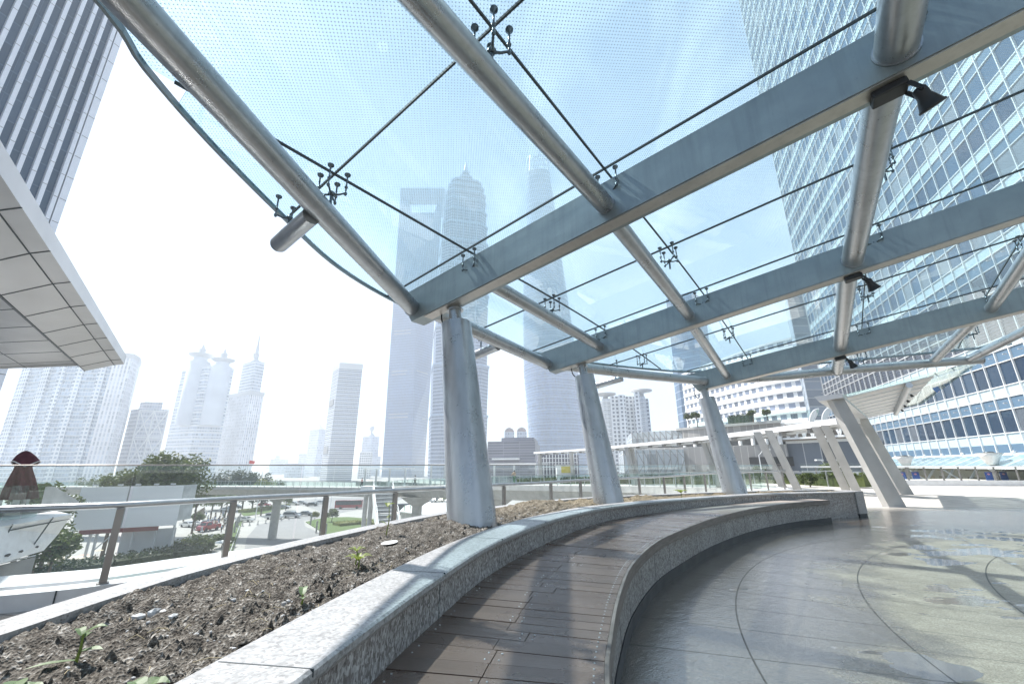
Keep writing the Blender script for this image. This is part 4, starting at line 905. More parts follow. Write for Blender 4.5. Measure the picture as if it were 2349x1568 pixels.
m.face([rp(0, 0, 0), rp(0, W1, -.02), rp(0, W2, -.23), rp(0, W3, .0), rp(0, 16, -.05), rp(0, 16, .35), rp(0, 0, .35)])
m.build('panel_cladding', M['panel'], tS_)
m = MB()
def jl(a, b): m.bar(a - Vector((0, 0, .004)), b - Vector((0, 0, .004)), .022, .012)
jl(rp(0, W1, -.02), rp(L_, W1, -.02)); jl(rp(0, W2, -.23), rp(L_, W2, -.23)); jl(rp(0, W3, .0), rp(L_, W3, .0)); jl(rp(0, 4.6, -.012), rp(L_, 4.6, -.012)); jl(rp(0, 8.5, -.03), rp(L_, 8.5, -.03))
s = 1.0
while s < L_:
    jl(rp(s, 0, 0), rp(s, W1, -.02)); jl(rp(s, W1, -.02), rp(s, W2, -.23)); jl(rp(s, W2, -.23), rp(s, W3, .12)); jl(rp(s, W3, .0), rp(s, 16, -.05)); s += 1.75
m.build('panel_joints', M['seal'], tS_)
# low terrace building under it: slanted white overhang, louvres, glass balustrade
tV = thing('terrace_building', 'low pale building with slanted white overhang and louvres at the lower left', 'building')
Y0 = 14.5
def tv(x, y, Y=Y0): return atY(x, y, Y)
tipv = tv(166, 1179); a0 = tv(0, 1208, 12.2); a9 = tv(-420, 1280, 8.8)
low_tip = tv(132, 1226, 15.2) ; lowc = tv(100, 1262, 14.6); b0_ = tv(0, 1292, 12.4); b9 = tv(-420, 1410, 9)
m = MB(); m.face([tipv, a0, a9, b9, b0_, lowc, low_tip]); up = Vector((-7.0, 4.5, .02)); m.face([tipv, a0, a9, a9 + up * 1.2, a0 + up, tipv + up * .35]); m.face([tipv, low_tip, low_tip + up * .3, tipv + up * .35]); m.face([low_tip, lowc, lowc + up * .3, low_tip + up * .3])
m.build('overhang_cladding', M['kerb'], tV)
m = MB(); nn = (a0 - tipv).cross(low_tip - tipv).normalized(); nn = nn if nn.y < 0 else -nn
def lerp(a, b, t): return a + (b - a) * t
m.bar(lerp(tipv, low_tip, .22) + nn * .01, lerp(a9, b9, .18) + nn * .01, .03, .03)
for t in (.12, .34, .6, .85): m.bar(lerp(tipv, a9, t) + nn * .012, lerp(lowc, b9, t) + nn * .012, .025, .025)
m.build('cladding_joints', M['seal'], tV)
for t in (.03, .14, .22):
    c = lerp(lowc, b0_, .15 + t * 3.4) + nn * .02 + Vector((0, 0, .12)); m = MB(); m.tube([c, c + nn * .03], .09, 14); m.build('round_vent', M['black'], tV)
lo = [tv(82, 1276, 14.9), tv(64, 1345, 15), tv(-420, 1450, 9.6), tv(-420, 1395, 9.5)]; m = MB(); m.face(lo); m.build('louvre_back', M['concrete_dark'], tV)
m = MB()
for k in range(12):
    t = k / 12; m.bar(lerp(lo[0], lo[1], t) + nn * .05, lerp(lo[3], lo[2], t) + nn * .05, .05, .03)
m.build('louvre_blades', M['lightgrey'], tV)
# deck of that terrace with glass parapet
m = MB(); q = [tv(-60, 1174, 13.2), tv(150, 1166, 16), tv(152, 1166, 22), tv(-60, 1166, 22)]; m.face(q); m.build('terrace_deck', M['lightgrey'], tV)
for (xa, ya, Ya), (xb, yb, Yb) in (((-90, 1114, 11.8), (27, 1113, 13.0)), ((29, 1113, 13.0), (68, 1113, 13.7)), ((70, 1113, 13.75), (104, 1113.5, 14.3))):
    a, b = tv(xa, ya, Ya), tv(xb, yb, Yb); m = MB(); m.box(a - Vector((0, 0, .95)), b - a, (.012, -.012, 0), (0, 0, .95)); m.build('glass_panel', M['pane_green'], tV)
m = MB()
for x, Y in ((0, 16), (40, 17), (62, 17.3)):
    a = tv(x, 1140, Y); m.bar(a, a - Vector((0, 0, 1.0)), .18, .1)
m.build('parapet_posts', M['concrete_dark'], tV)
m = MB(); w = [tv(104, 1116, 15.5), tv(165, 1152, 17.5), tv(160, 1172, 17.3), tv(90, 1172, 15.2)]; m.face(w); m.face([p + Vector((-.2, .5, 0)) for p in w]);
for i in range(4): m.face([w[i], w[(i + 1) % 4], w[(i + 1) % 4] + Vector((-.2, .5, 0)), w[i] + Vector((-.2, .5, 0))])
m.build('slanted_wall', M['concrete'], tV)
# closed parasol on the terrace
tU = thing('closed_parasol', 'closed maroon parasol tied up on the lower terrace', 'parasol'); base = tv(50, 1172, 15.4); topp = tv(58, 1037, 15.4); H_ = topp.z - base.z
N = NT('maroon_cloth'); wv = N.noise(N.pos(), 6, 4); N.bump(wv, .2, .01); M['maroon'] = N.set(N.mix(N.ramp(wv, [(.3, 0.), (.7, 1.)]), (.06, .012, .025), (.12, .028, .045)), .85)
m = MB(); m.tube([base, topp], .03, 10); m.build('pole', M['post'], tU)
m = MB(); n = 48; prev = None
for r, h in [(.05, 1.0), (.12, .97), (.17, .87), (.22, .70), (.30, .52), (.36, .36), (.38, .20)]:
    L = []
    for k in range(n):
        a = 2 * math.pi * k / n; fold = 1 + .22 * math.sin(a * 8 + h * 3) * (1 - h) * 1.6; L.append((base.x + (topp.x - base.x) * h + r * fold * math.cos(a) * .95 - (1 - h) * .14, base.y + r * fold * math.sin(a), base.z + H_ * h))
    if prev:
        for k in range(n): m.face([prev[k], prev[(k + 1) % n], L[(k + 1) % n], L[k]])
    prev = L
m.build('folded_canopy', M['maroon'], tU, smooth=True)
m = MB(); prev = None
for r, h in [(.02, 1.03), (.11, 1.01), (.21, .94), (.31, .80)]:
    L = []
    for k in range(n):
        a = 2 * math.pi * k / n; w_ = (.075 * H_ * math.sin(a * 3 + .6) if h < .85 else 0); rr = r * (1 + (.24 * math.sin(a * 3 + .6) if h < .97 else 0)); L.append((base.x + (topp.x - base.x) * h + rr * math.cos(a) + .03, base.y + rr * math.sin(a), base.z + H_ * h + w_ * .6))
    if prev:
        for k in range(n): m.face([prev[k], prev[(k + 1) % n], L[(k + 1) % n], L[k]])
    prev = L
m.build('top_flap', M['maroon'], tU, smooth=True)
m = MB(); m.tube([Vector(p) for p in prev] + [Vector(prev[0])], .016, 6); m.build('hem_piping', M['white'], tU)

# ------------------------------------------------------------------ walkway ring beyond, its roof, shelter and balustrades
WK = catmull([Vector(HX(x, Y)) for x, Y in ((-200, 100), (350, 98), (600, 94), (840, 84), (945, 74), (1130, 55), (1300, 46), (1450, 39), (1600, 31.5), (1760, 24.5))], 8)
WZ = [(100, -2.9), (84, -2.6), (74, -1.9), (55, -1.0), (46, -.7), (39, -.45), (31.5, -.25), (24.5, -.06)]
def wz(y): return float(np.interp(y, [a for a, _ in WZ[::-1]], [b for _, b in WZ[::-1]]))
def strip3(m, curve, o0, o1, zf0, zf1, thick=None):
    A_, B_ = off(curve, o0), off(curve, o1)
    for i in range(len(curve) - 1):
        m.face([(A_[i].x, A_[i].y, zf0(curve[i])), (A_[i + 1].x, A_[i + 1].y, zf0(curve[i + 1])), (B_[i + 1].x, B_[i + 1].y, zf1(curve[i + 1])), (B_[i].x, B_[i].y, zf1(curve[i]))])
tW = thing('footbridge', 'long curved concrete footbridge with glass railings sweeping across the middle distance', 'footbridge')
m = MB(); z_ = lambda d: (lambda p: wz(p.y) + d)
strip3(m, WK, 0, -7, z_(0), z_(0)); strip3(m, WK, 0, 0, z_(0), z_(-.55)); strip3(m, WK, 0, -.5, z_(-.55), z_(-.6)); strip3(m, WK, -.5, -1.5, z_(-.6), z_(-1.75)); strip3(m, WK, -1.5, -5.5, z_(-1.75), z_(-1.75)); strip3(m, WK, -5.5, -7, z_(-1.75), z_(0))
m.build('deck_girder', M['concrete'], tW)
m = MB(); m2 = MB(); m3 = MB()
for a, b in zip(resample(WK, 1.9), resample(WK, 1.9)[1:]):
    d = (b - a).normalized(); n = Vector((d.y, -d.x)); z = wz(a.y); q = a - n * .15
    m.box((q.x, q.y, z + .1), ((b - a).x * .96, (b - a).y * .96, wz(b.y) - z), (n.x * .015, n.y * .015, 0), (0, 0, .95)); m2.bar((q.x, q.y, z), (q.x, q.y, z + 1.12), .07, .07); m2.bar((q.x, q.y, z + 1.1), (q.x + (b - a).x, q.y + (b - a).y, wz(b.y) + 1.1), .07, .05); m3.bar((q.x - n.x * 5.5, q.y - n.y * 5.5, z + 1.05), (q.x - n.x * 5.5 + (b - a).x, q.y - n.y * 5.5 + (b - a).y, wz(b.y) + 1.05), .06, .05); m3.bar((q.x - n.x * 5.5, q.y - n.y * 5.5, z), (q.x - n.x * 5.5, q.y - n.y * 5.5, z + 1.1), .06, .06)
m.build('glass_panels', M['pane_green'], tW); m2.build('railing', M['rail'], tW); m3.build('rear_railing', M['rail'], tW)
for x, Y in ((648, 95), (962, 75), (1130, 58), (1420, 44)):
    q = HX(x, Y + 3); z = wz(Y) - 1.8; m = MB(); m.lathe((q.x, q.y, ST), [(.85, 0), (.85, z - 1.6 - ST), (1.25, z - 1.3 - ST), (3.1, z + .05 - ST)], 24); m.build('pier', M['concrete'], tW)
# box end of the left branch, stairs down to the street
q0 = HX(866, 77); z = wz(77); tSt = thing('staircase', 'white street staircase climbing to the footbridge left of the nearest column', 'staircase')
sd = (Vector(HX(905, 62)) - Vector(HX(872, 77))).normalized(); sn = Vector((sd.y, -sd.x)); sn = sn if sn.x > 0 else -sn
n_ = 62; m = MB(); s0 = Vector(HX(862, 77)); wd = 3.0; rise = (z - ST) / n_; run = .31; land = (20, 41)
pos_ = 0; pts = []
for k in range(n_):
    p = s0 + sd * pos_; zz = z - rise * k; L_step = run + (1.2 if k in land else 0)
    m.box((p.x, p.y, zz - rise - .12), (sd.x * L_step, sd.y * L_step, 0), (sn.x * wd, sn.y * wd, 0), (0, 0, rise + .12 - .01)); pts.append((p, zz)); pos_ += L_step
m.build('steps', M['concrete_dark'], tSt); m = MB()
for p, zz in pts[::3]: m.box((p.x + sd.x * .01, p.y + sd.y * .01, zz - .07), (-sd.x * .02 + sd.x * .36, -sd.y * .02 + sd.y * .36, 0), (sn.x * wd * .99, sn.y * wd * .99, 0), (0, 0, .10))
m.build('nosings', M['white'], tSt)
for o, nm in ((-.22, 0), (wd + .02, 1)):
    m = MB()
    for (p, zz), (p2, z2) in zip(pts, pts[1:]):
        a, b = p + sn * o, p2 + sn * o; m.box((a.x, a.y, zz - 1.3), (b.x - a.x, b.y - a.y, z2 - zz), (sn.x * .2, sn.y * .2, 0), (0, 0, 1.42))
    m.build('stringer', M['white'], tSt)
    m = MB(); h = [Vector(((p + sn * (o + .1)).x, (p + sn * (o + .1)).y, zz + 1.05)) for p, zz in pts[::3]]; m.tube(h, .05, 8); h2 = [p - Vector((0, 0, .45)) for p in h]; m.tube(h2, .03, 6)
    for p in h[::2]: m.bar(p, p - Vector((0, 0, 1.0)), .06, .06)
    m.build('handrail', M['white'], tSt)
mw = MB(); p = s0 + sn * -.3; mw.prism([tuple(p + sd * 8), tuple(p + sd * 8 + sn * .08), tuple(p + sd * 17 + sn * .08), tuple(p + sd * 17)], ST, z - 5); mw.build('side_wall', M['white'], tSt)
for x, Y in ((846, 82), (858, 80)):
    q = HX(x, Y); m = MB(); m.tube([(q.x, q.y, ST), (q.x, q.y, z - .8)], .4, 18); m.build('column', M['concrete'], tSt)
m = MB(); a = HX(832, 78.5); b = HX(862, 77.5); m.prism([tuple(a), tuple(b), (b.x, b.y + 3), (a.x, a.y + 3)], z - .9, z + .05); m.build('landing', M['white'], tSt)
# roof of the long covered walk
RC_ = catmull([Vector(p) for p in ((14.35, 18.7), (14.5, 21), (14.3, 25.5), (13.4, 32), (11.7, 40), (9.0, 51), (3.2, 64.5))], 8)
tRo = thing('covered_walkway', 'long flat-roofed covered walkway on paired posts curving away behind the columns', 'walkway')
m = MB(); m.sweep(RC_, [(-.05, 3.02), (-.05, 3.28), (.95, 3.29), (.95, 3.04)]); m.build('roof_slab', M['kerb'], tRo)
m = MB(); m.sweep(off(RC_, .35), [(0, 2.86), (0, 2.97), (.11, 2.97), (.11, 2.86)]); m.build('gutter_pipe', M['white'], tRo)
m = MB()
for q in resample(RC_, 2.2)[1:]:
    i = nearest(RC_, q); d = (RC_[min(i + 1, len(RC_) - 1)] - RC_[max(i - 1, 0)]).normalized(); n = Vector((d.y, -d.x)); a = q + n * .1; m = MB(); m.box((a.x, a.y, 2.80), (d.x * .22, d.y * .22, 0), (n.x * .8, n.y * .8, 0), (0, 0, .22)); m.build('roof_bracket', M['concrete_dark'], tRo)
for x, Y, xt in ((1955, 19.6, 1908), (1932, 20.3, 1885), (1822, 22.3, 1772), (1790, 23.4, 1745), (1660, 31, 1632), (1645, 31.5, 1618), (1452, 42, 1440), (1462, 42.5, 1450), (1315, 54, 1310), (1241, 63, 1238)):
    b = HX(x, Y); t = HX(xt, Y); t = b.lerp(t, .9); zb = wz(Y) if Y > 24.5 else 0; u = Vector((-.6, -.8)); w_ = Vector((.8, -.6)); m = MB(); hw, hd = .23, .17
    lo_ = [(b + u * hw * s + w_ * hd * r) for s, r in ((-1, -1), (1, -1), (1, 1), (-1, 1))]; hi = [(t + u * hw * s + w_ * hd * r) for s, r in ((-1, -1), (1, -1), (1, 1), (-1, 1))]
    m.loft([[(p.x, p.y, zb - .02) for p in lo_], [(p.x, p.y, 3.03) for p in hi]]); m.build('post', M['concrete'], tRo, bevel=.01)
# second, farther roof
R2 = catmull([Vector(HX(x, Y)) for x, Y in ((1230, 70), (1100, 80), (985, 92))], 8); R3 = catmull([Vector(HX(x, Y)) for x, Y in ((930, 96), (880, 100), (832, 106))], 8)
for R_c, lab in ((R2, 'far low-roofed stretch of covered walkway left of the nearest column'), (R3, 'farthest short covered walkway above the street staircase')):
    t = thing('covered_walkway', lab, 'walkway'); zt = topz(1060, 1062 if R_c is R2 else 1072, R_c[0].y); m = MB(); m.sweep(R_c, [(0, zt - .3), (0, zt), (3, zt), (3, zt - .3)]); m.build('roof_slab', M['white'], t)
    for q in resample(R_c, 5):
        m = MB(); m.cbox((q.x, q.y + .3, wz(q.y)), .35, .35, zt - .3 - wz(q.y)); m.build('post', M['white'], t)
m = MB(); pts_ = [HX(1210, 68), HX(1080, 82), HX(980, 94), HX(820, 110), HX(840, 118), HX(1000, 102), HX(1100, 90), HX(1240, 75)]; m.prism([(p.x, p.y) for p in pts_], -3.6, -2.2); m.build('rear_deck', M['concrete'], tW)
# shelter with slatted glass roof beside the plaza
tSh = thing('shelter', 'leaning twin-post shelter with a slatted glass roof on the sunny plaza', 'shelter')
sdir = Vector((.8, -.6)); rise_ = .20
def shp(base, s, z, dz=0): q = base + sdir * s; return Vector((q.x, q.y, z + rise_ * s + dz))
A0 = HX(1950, 14.75); B0 = HX(2000, 20.4); zA_, zB_ = 3.52, 3.42
for (xb, Yb, wpx), (T0, zt) in (((2029, 14.42, .58), (A0, zA_)), ((2060, 20.2, .62), (B0, zB_))):
    b = HX(xb, Yb); perp_ = Vector((1, .05)).normalized(); dp = Vector((-.05, 1)) * .24; m = MB(); wt, wb = wpx * .40, wpx * .5
    lo_ = [b - perp_ * wb - dp * .5, b + perp_ * wb - dp * .5, b + perp_ * wb + dp * .5, b - perp_ * wb + dp * .5]; hi = [T0 - perp_ * wt - dp * .5, T0 + perp_ * wt - dp * .5, T0 + perp_ * wt + dp * .5, T0 - perp_ * wt + dp * .5]
    m.loft([[(p.x, p.y, -.005) for p in lo_], [(p.x, p.y, zt) for p in hi]]); m.build('leaning_post', M['concrete'], tSh, bevel=.012)
m = MB(); e = (B0 - A0).normalized()
m.loft([[shp(A0 - e * .3, -.45, zA_, .02), shp(A0 - e * .3, .25, zA_, -.05), shp(B0 + e * .4, .25, zB_, -.05), shp(B0 + e * .4, -.45, zB_, .02)], [shp(A0 - e * .3, -.55, zA_, .22), shp(A0 - e * .3, .25, zA_, .10), shp(B0 + e * .4, .25, zB_, .10), shp(B0 + e * .4, -.55, zB_, .22)]]); m.build('edge_beam', M['lightgrey'], tSh, bevel=.01)
m = MB(); Ls = lambda t: 3.35 - 1.1 * t
K = 8
for k in range(K):
    t0_, t1_ = k / K + .012, (k + 1) / K - .012; p0, p1 = A0.lerp(B0, t0_), A0.lerp(B0, t1_); zz0, zz1 = zA_ + (zB_ - zA_) * t0_, zA_ + (zB_ - zA_) * t1_
    m.loft([[shp(p0, .3, zz0, -.03), shp(p1, .3, zz1, -.03), shp(p1, Ls(t1_) - .7, zz1, -.03), shp(p0, Ls(t0_) - .7, zz0, -.03)], [shp(p0, .3, zz0, 0), shp(p1, .3, zz1, 0), shp(p1, Ls(t1_) - .7, zz1, 0), shp(p0, Ls(t0_) - .7, zz0, 0)]])
m.build('roof_slats', M['lightgrey'], tSh)
m = MB(); m.loft([[shp(A0, -.2, zA_, .06), shp(B0, -.2, zB_, .06), shp(B0, 2.3, zB_, .06), shp(A0, 3.75, zA_, .06)], [shp(A0, -.2, zA_, .08), shp(B0, -.2, zB_, .08), shp(B0, 2.3, zB_, .08), shp(A0, 3.75, zA_, .08)]]); m.build('roof_glass', M['pane_green'], tSh)
m = MB(); m.tube([shp(A0, 2.0, zA_, -.13), shp(B0, 1.3, zB_, -.13)], .09, 16); m.build('cross_tube', M['rail'], tSh)
m = MB()
for t in (.25, .45, .65, .85):
    p = A0.lerp(B0, t); c = shp(p, 2.15 - .7 * t, zA_, -.2); m.tube([c, c + Vector((.05, 0, -.07))], [.03, .05], 10)
m.build('spotlights', M['black'], tSh)
# right balustrade along the far side of the plaza
tB2 = thing('balustrade', 'straight low balustrade with white kerb on the sunny far side of the plaza', 'balustrade')
rp_ = [HX(x, Y) for x, Y in ((1838, 31), (1940, 30), (2050, 29), (2135, 28.3), (2215, 27.8), (2300, 27.4), (2420, 27), (2600, 26))]
rc_ = catmull(rp_, 6); m = MB(); m.sweep(rc_, [(0, 0), (0, .32), (-.5, .32), (-.5, 0)]); m.build('kerb', M['kerb'], tB2)
hr2 = [Vector((p.x, p.y, 1.16)) for p in off(rc_, -.2)]; m = MB(); m.tube(hr2, .045, 12); m.build('handrail', M['white'], tB2)
for q in off(rc_, -.2)[2::3]:
    m = MB(); m.cbox((q.x, q.y, .318), .07, .07, .82); m.build('post', M['post'], tB2)
for a, b in zip(off(rc_, -.3), off(rc_, -.3)[1:]):
    m = MB(); m.box((a.x, a.y, .34), ((b - a).x * .985, (b - a).y * .985, 0), (0, .012, 0), (0, 0, 1.05)); m.build('glass_pane', M['pane'], tB2)
# ------------------------------------------------------------------ shopping mall beyond the walkway
M['stone_clad'] = facade('mall_stone_cladding', 4.5, 1.1, (.34, .33, .32), (.50, .49, .47), .06, .10, .55, .25, .7)
M['facet'] = facade('faceted_white_glass', 3.4, 2.1, (.52, .57, .60), (.72, .74, .75), .03, .05, .2, .25, .4)
M['rusty'] = plain('brown_panels', (.26, .22, .18), .7, 0, .2, .8)
tM = thing('shopping_mall', 'pale stone and glass shopping mall with roof terraces behind the covered walkway', 'mall')
def blk(xs, Y0_, y_top, y_bot, mat, nm, depth=20, z0=None):
    pts = [HX(xs[0], Y0_[0]), HX(xs[1], Y0_[1])]; z1 = topz(xs[1], y_top, Y0_[1]); zb = z0 if z0 is not None else topz(xs[1], y_bot, Y0_[1]); m = MB()
    m.prism([tuple(pts[0]), tuple(pts[1]), (pts[1].x + 4, pts[1].y + depth), (pts[0].x + 4, pts[0].y + depth)], zb, z1); return m.build(nm, mat, tM)
blk((1575, 1808), (84, 70), 967, 1000, M['stone_clad'], 'upper_wall')
blk((1572, 1806), (85.5, 71.5), 996, 1022, M['concrete_dark'], 'window_recess')
blk((1440, 1812), (88, 70.5), 1018, 1080, M['stone_clad'], 'lower_wall')
blk((1438, 1830), (89, 72), 1075, 0, M['concrete_dark'], 'base_wall', z0=ST)
blk((1455, 1578), (92, 84.5), 985, 1022, M['facet'], 'faceted_bay')
blk((1432, 1572), (84, 80), 1030, 1088, M['facet'], 'faceted_bay')
blk((1700, 1780), (75.6, 70.2), 1047, 1068, M['black'], 'dark_opening', depth=.5)
m = MB(); a, b = HX(1576, 83.8), HX(1800, 70.2); zA1, zA2 = topz(1800, 1018, 70.2), topz(1800, 1000, 70.2)
for k in range(9):
    q = a.lerp(b, k / 8); m.cbox((q.x, q.y, zA1), .35, .6, zA2 - zA1 + .3)
m.build('window_piers', M['white'], tM); RZ = topz(1812, 962, 69)
blk((1560, 1812), (85, 69), 962, 968, M['concrete'], 'roof_slab', depth=24)
m = MB(); rnd = random.Random(4)
for (xa, Ya), (xb, Yb), y0_, y1_ in (((1455, 91.9), (1578, 84.4), 985, 1022), ((1432, 83.9), (1572, 79.9), 1030, 1088)):
    m = MB(); a, b = HX(xa, Ya), HX(xb, Yb); z1_, z0_ = topz(xb, y0_, Yb), topz(xb, y1_, Yb); n_ = 9
    for k in range(n_):
        p, q = a.lerp(b, k / n_), a.lerp(b, (k + 1) / n_); zm = z0_ + (z1_ - z0_) * rnd.uniform(.3, .7); m.bar((p.x, p.y - .15, z0_), (q.x, q.y - .15, zm), .1, .1); m.bar((q.x, q.y - .15, zm), (p.x, p.y - .15, z1_), .1, .1); m.bar((p.x, p.y - .15, z0_), (p.x, p.y - .15, z1_), .1, .1)
    m.build('facet_frame', M['concrete_dark'], tM)
# truss hall
blk((1800, 1985), (71, 62), 962, 1003, M['rusty'], 'truss_back', depth=16)
blk((1812, 1990), (71, 62.4), 1003, 1010, M['white'], 'truss_sill', depth=2)
blk((1812, 1990), (71.2, 62.6), 1003, 1095, facade('glass_hall', 5.0, 2.4, (.12, .14, .17), (.42, .43, .45), .06, .06, .12, .4), 'glass_hall', depth=14, z0=ST)
m = MB(); a, b = HX(1800, 70.8), HX(1985, 61.8); zt, zb = topz(1900, 964, 65), topz(1900, 1001, 65); zig = 9
for k in range(zig):
    p, q, r = a.lerp(b, k / zig), a.lerp(b, (k + .5) / zig), a.lerp(b, (k + 1) / zig)
    m.bar((p.x, p.y - .3, zb), (q.x, q.y - .3, zt), .28, .28); m.bar((q.x, q.y - .3, zt), (r.x, r.y - .3, zb), .28, .28)
    if k % 2: m.bar((p.x, p.y - .3, zt), (q.x, q.y - .3, (zt + zb) / 2), .2, .2)
m.bar((a.x, a.y - .3, zt), (b.x, b.y - .3, zt), .3, .3); m.bar((a.x, a.y - .3, zb), (b.x, b.y - .3, zb), .3, .3); m.build('roof_truss', M['white'], tM)
m = MB(); zz = RZ; P_ = [HX(1600, 82), HX(1690, 75.5), HX(1800, 69.5), HX(1905, 64.8)]
for a, b in zip(P_, P_[1:]): m.box((a.x, a.y, zz), (b.x - a.x, b.y - a.y, 0), (.02, .02, 0), (0, 0, 1.15))
m.build('terrace_glass', M['pane_green'], tM)
q0_, q1_ = HX(1790, 69.4), HX(1930, 63.2)
m = MB()
for k, t in enumerate((.70, .90)):
    q = q0_.lerp(q1_, t); z = topz(1985, 962, 62)
    w = [Vector((q.x + dx, q.y, z + dz)) for dx, dz in ((-.5, -.3), (-.2, .8), (.5, 1.7), (1.3, 2.0))]; w2 = [Vector((q.x + dx, q.y, z + dz)) for dx, dz in ((-.1, -.3), (.4, .5), (.9, 1.2), (1.3, 2.0))]
    for W_ in (w, w2): m.tube(catmull(W_, 5), .09, 6)
    for i in range(3): m.face([w[i], w[i + 1], w2[i + 1], w2[i]])
m.build('leaf_sails', M['white'], tM)
# green shop sign board beneath the hall
tGs = thing('hoarding', 'green hoarding with white letters at the foot of the glass hall', 'hoarding'); a, b = HX(1900, 56), HX(2000, 54); m = MB(); m.prism([tuple(a), tuple(b), (b.x, b.y + .2), (a.x, a.y + .2)], -5.5, -.3); m.build('board', plain('green_paint', (.02, .13, .06), .5), tGs)

# ------------------------------------------------------------------ foliage
def leafmat(name, a, b):
    N = NT(name); o = N.n('ObjectInfo'); w = N.noise(N.pos(), 1.1, 4); f = N.ramp(w, [(.3, 0.), (.7, 1.)]); c = N.mix(f, a, b); N.b.inputs['Subsurface Weight'].default_value = 0
    tr = N.n('BsdfTranslucent'); N.l(c, tr.inputs[0]); mx = N.n('MixShader'); mx.inputs[0].default_value = .35; N.l(N.b, mx.inputs[1]); N.l(tr, mx.inputs[2]); N.l(mx, N.out.inputs[0]); return N.set(c, .5)
M['leaf'] = leafmat('broad_leaves', (.045, .075, .018), (.12, .15, .035)); M['leaf_dark'] = leafmat('dark_leaves', (.022, .042, .018), (.05, .075, .03)); M['leaf_pale'] = leafmat('pale_leaves', (.10, .15, .04), (.20, .24, .07)); M['leaf_yel'] = leafmat('yellow_green_leaves', (.14, .17, .035), (.26, .26, .07))
M['bark'] = plain('bark', (.12, .09, .065), .9, 0, .3, 5)
def crown(m, c, R, nl, ls, rnd, lobes=9):
    nl = int(nl * 1.7); ls *= 1.1
    cl = []
    for k in range(lobes):
        a = rnd.uniform(0, 6.28); e = rnd.uniform(-.45, 1.0); d = rnd.uniform(.35, .75); cl.append((Vector((math.cos(a) * math.cos(e) * d * R[0], math.sin(a) * math.cos(e) * d * R[1], math.sin(e) * d * R[2])), rnd.uniform(.32, .52)))
    cl.append((Vector((0, 0, 0)), .5))
    for k in range(nl):
        o, s = rnd.choice(cl); v = Vector((rnd.gauss(0, 1), rnd.gauss(0, 1), rnd.gauss(0, 1))).normalized() * (rnd.random() ** .4); p = Vector(c) + o + Vector((v.x * R[0] * s, v.y * R[1] * s, v.z * R[2] * s)); l = ls * rnd.uniform(.6, 1.4)
        x = Vector((rnd.gauss(0, 1), rnd.gauss(0, 1), rnd.gauss(0, .6))).normalized(); y = x.cross(Vector((rnd.gauss(0, 1), rnd.gauss(0, 1), rnd.gauss(0, 1)))).normalized()
        m.face([p - x * l, p + y * l * .45, p + x * l, p - y * l * .45])
def tree(name, label, cat, base, h, R, mat, nl=1500, ls=.22, group=None, lobes=10, conic=False, seed=None):
    rnd = random.Random(seed or int(base[0] * 31 + base[1] * 17)); t = thing(name, label, cat, group, loc=base); hc = h - R[2] * .95
    m = MB(); top = Vector((rnd.uniform(-.2, .2), rnd.uniform(-.2, .2), hc)); r0 = .05 + h * .018; m.tube([Vector((0, 0, -.1)), top * .5 + Vector((.06, 0, 0)), top], [r0, r0 * .8, r0 * .6], 8)
    for k in range(6):
        a = k * 1.05 + rnd.random(); e = top + Vector((math.cos(a) * R[0] * .65, math.sin(a) * R[1] * .65, R[2] * rnd.uniform(.1, .6))); m.tube([top * rnd.uniform(.7, .98), top.lerp(e, .5) + Vector((0, 0, .1 * R[2])), e], [r0 * .5, r0 * .3, r0 * .1], 6)
    m.build('trunk', M['bark'], t); m = MB()
    if conic:
        for k in range(nl):
            z = rnd.random(); rr = (1 - z) * R[0] * rnd.uniform(.3, 1) * (1 + .25 * math.sin(z * 30)); a = rnd.uniform(0, 6.28); p = Vector((math.cos(a) * rr, math.sin(a) * rr, h * .12 + z * h * .88)); x = Vector((math.cos(a), math.sin(a), -.5)).normalized(); y = x.cross(Vector((rnd.gauss(0, 1), rnd.gauss(0, 1), 1))).normalized(); l = ls * rnd.uniform(.6, 1.4); m.face([p - x * l, p + y * l * .4, p + x * l, p - y * l * .4])
    else: crown(m, (0, 0, hc + R[2] * .15), R, nl, ls, rnd, lobes)
    m.build('crown', mat, t); return t
def gz(x, y): p = onz(x, y, ST); return (p.x, p.y, ST)
# big round tree behind the billboard
q = HX(385, 78); tree('broadleaf_tree', 'big round broadleaf tree rising behind the blank billboard', 'tree', (q.x, q.y, ST), topz(385, 1040, 78) - ST, (7.2, 6.5, 6.0), M['leaf'], 5200, .30, lobes=22)
q = HX(285, 74); tree('broadleaf_tree', 'smaller broadleaf tree touching the left side of the big round tree', 'tree', (q.x, q.y, ST), topz(285, 1088, 74) - ST, (3.6, 3.4, 3.4), M['leaf'], 1700, .26)
for x, yt, Y, r, lab in ((98, 1100, 58, 2.6, 'leftmost bushy tree above the slanted terrace wall'), (128, 1108, 60, 3.2, 'second bushy tree from the left, between parasol and billboard'), (158, 1122, 57, 2.8, 'bushy tree right at the left edge of the billboard'), (142, 1160, 50, 3.0, 'lower leafy tree below the slanted wall tip'), (176, 1215, 49, 2.6, 'leafy tree under the billboard lower left corner'), (215, 1098, 110, 3.4, 'hazy tree top left of centre above the billboard'), (248, 1092, 105, 3.4, 'hazy tree top above the billboard beside the smaller tree'), (470, 1108, 105, 3.6, 'hazy tree between the big tree and the footbridge stairs')):
    q = HX(x, Y); tree('leafy_tree', lab, 'tree', (q.x, q.y, ST), topz(x, yt, Y) - ST, (r, r, r * .95), M['leaf'], 1100, .22, group='trees around the billboard')
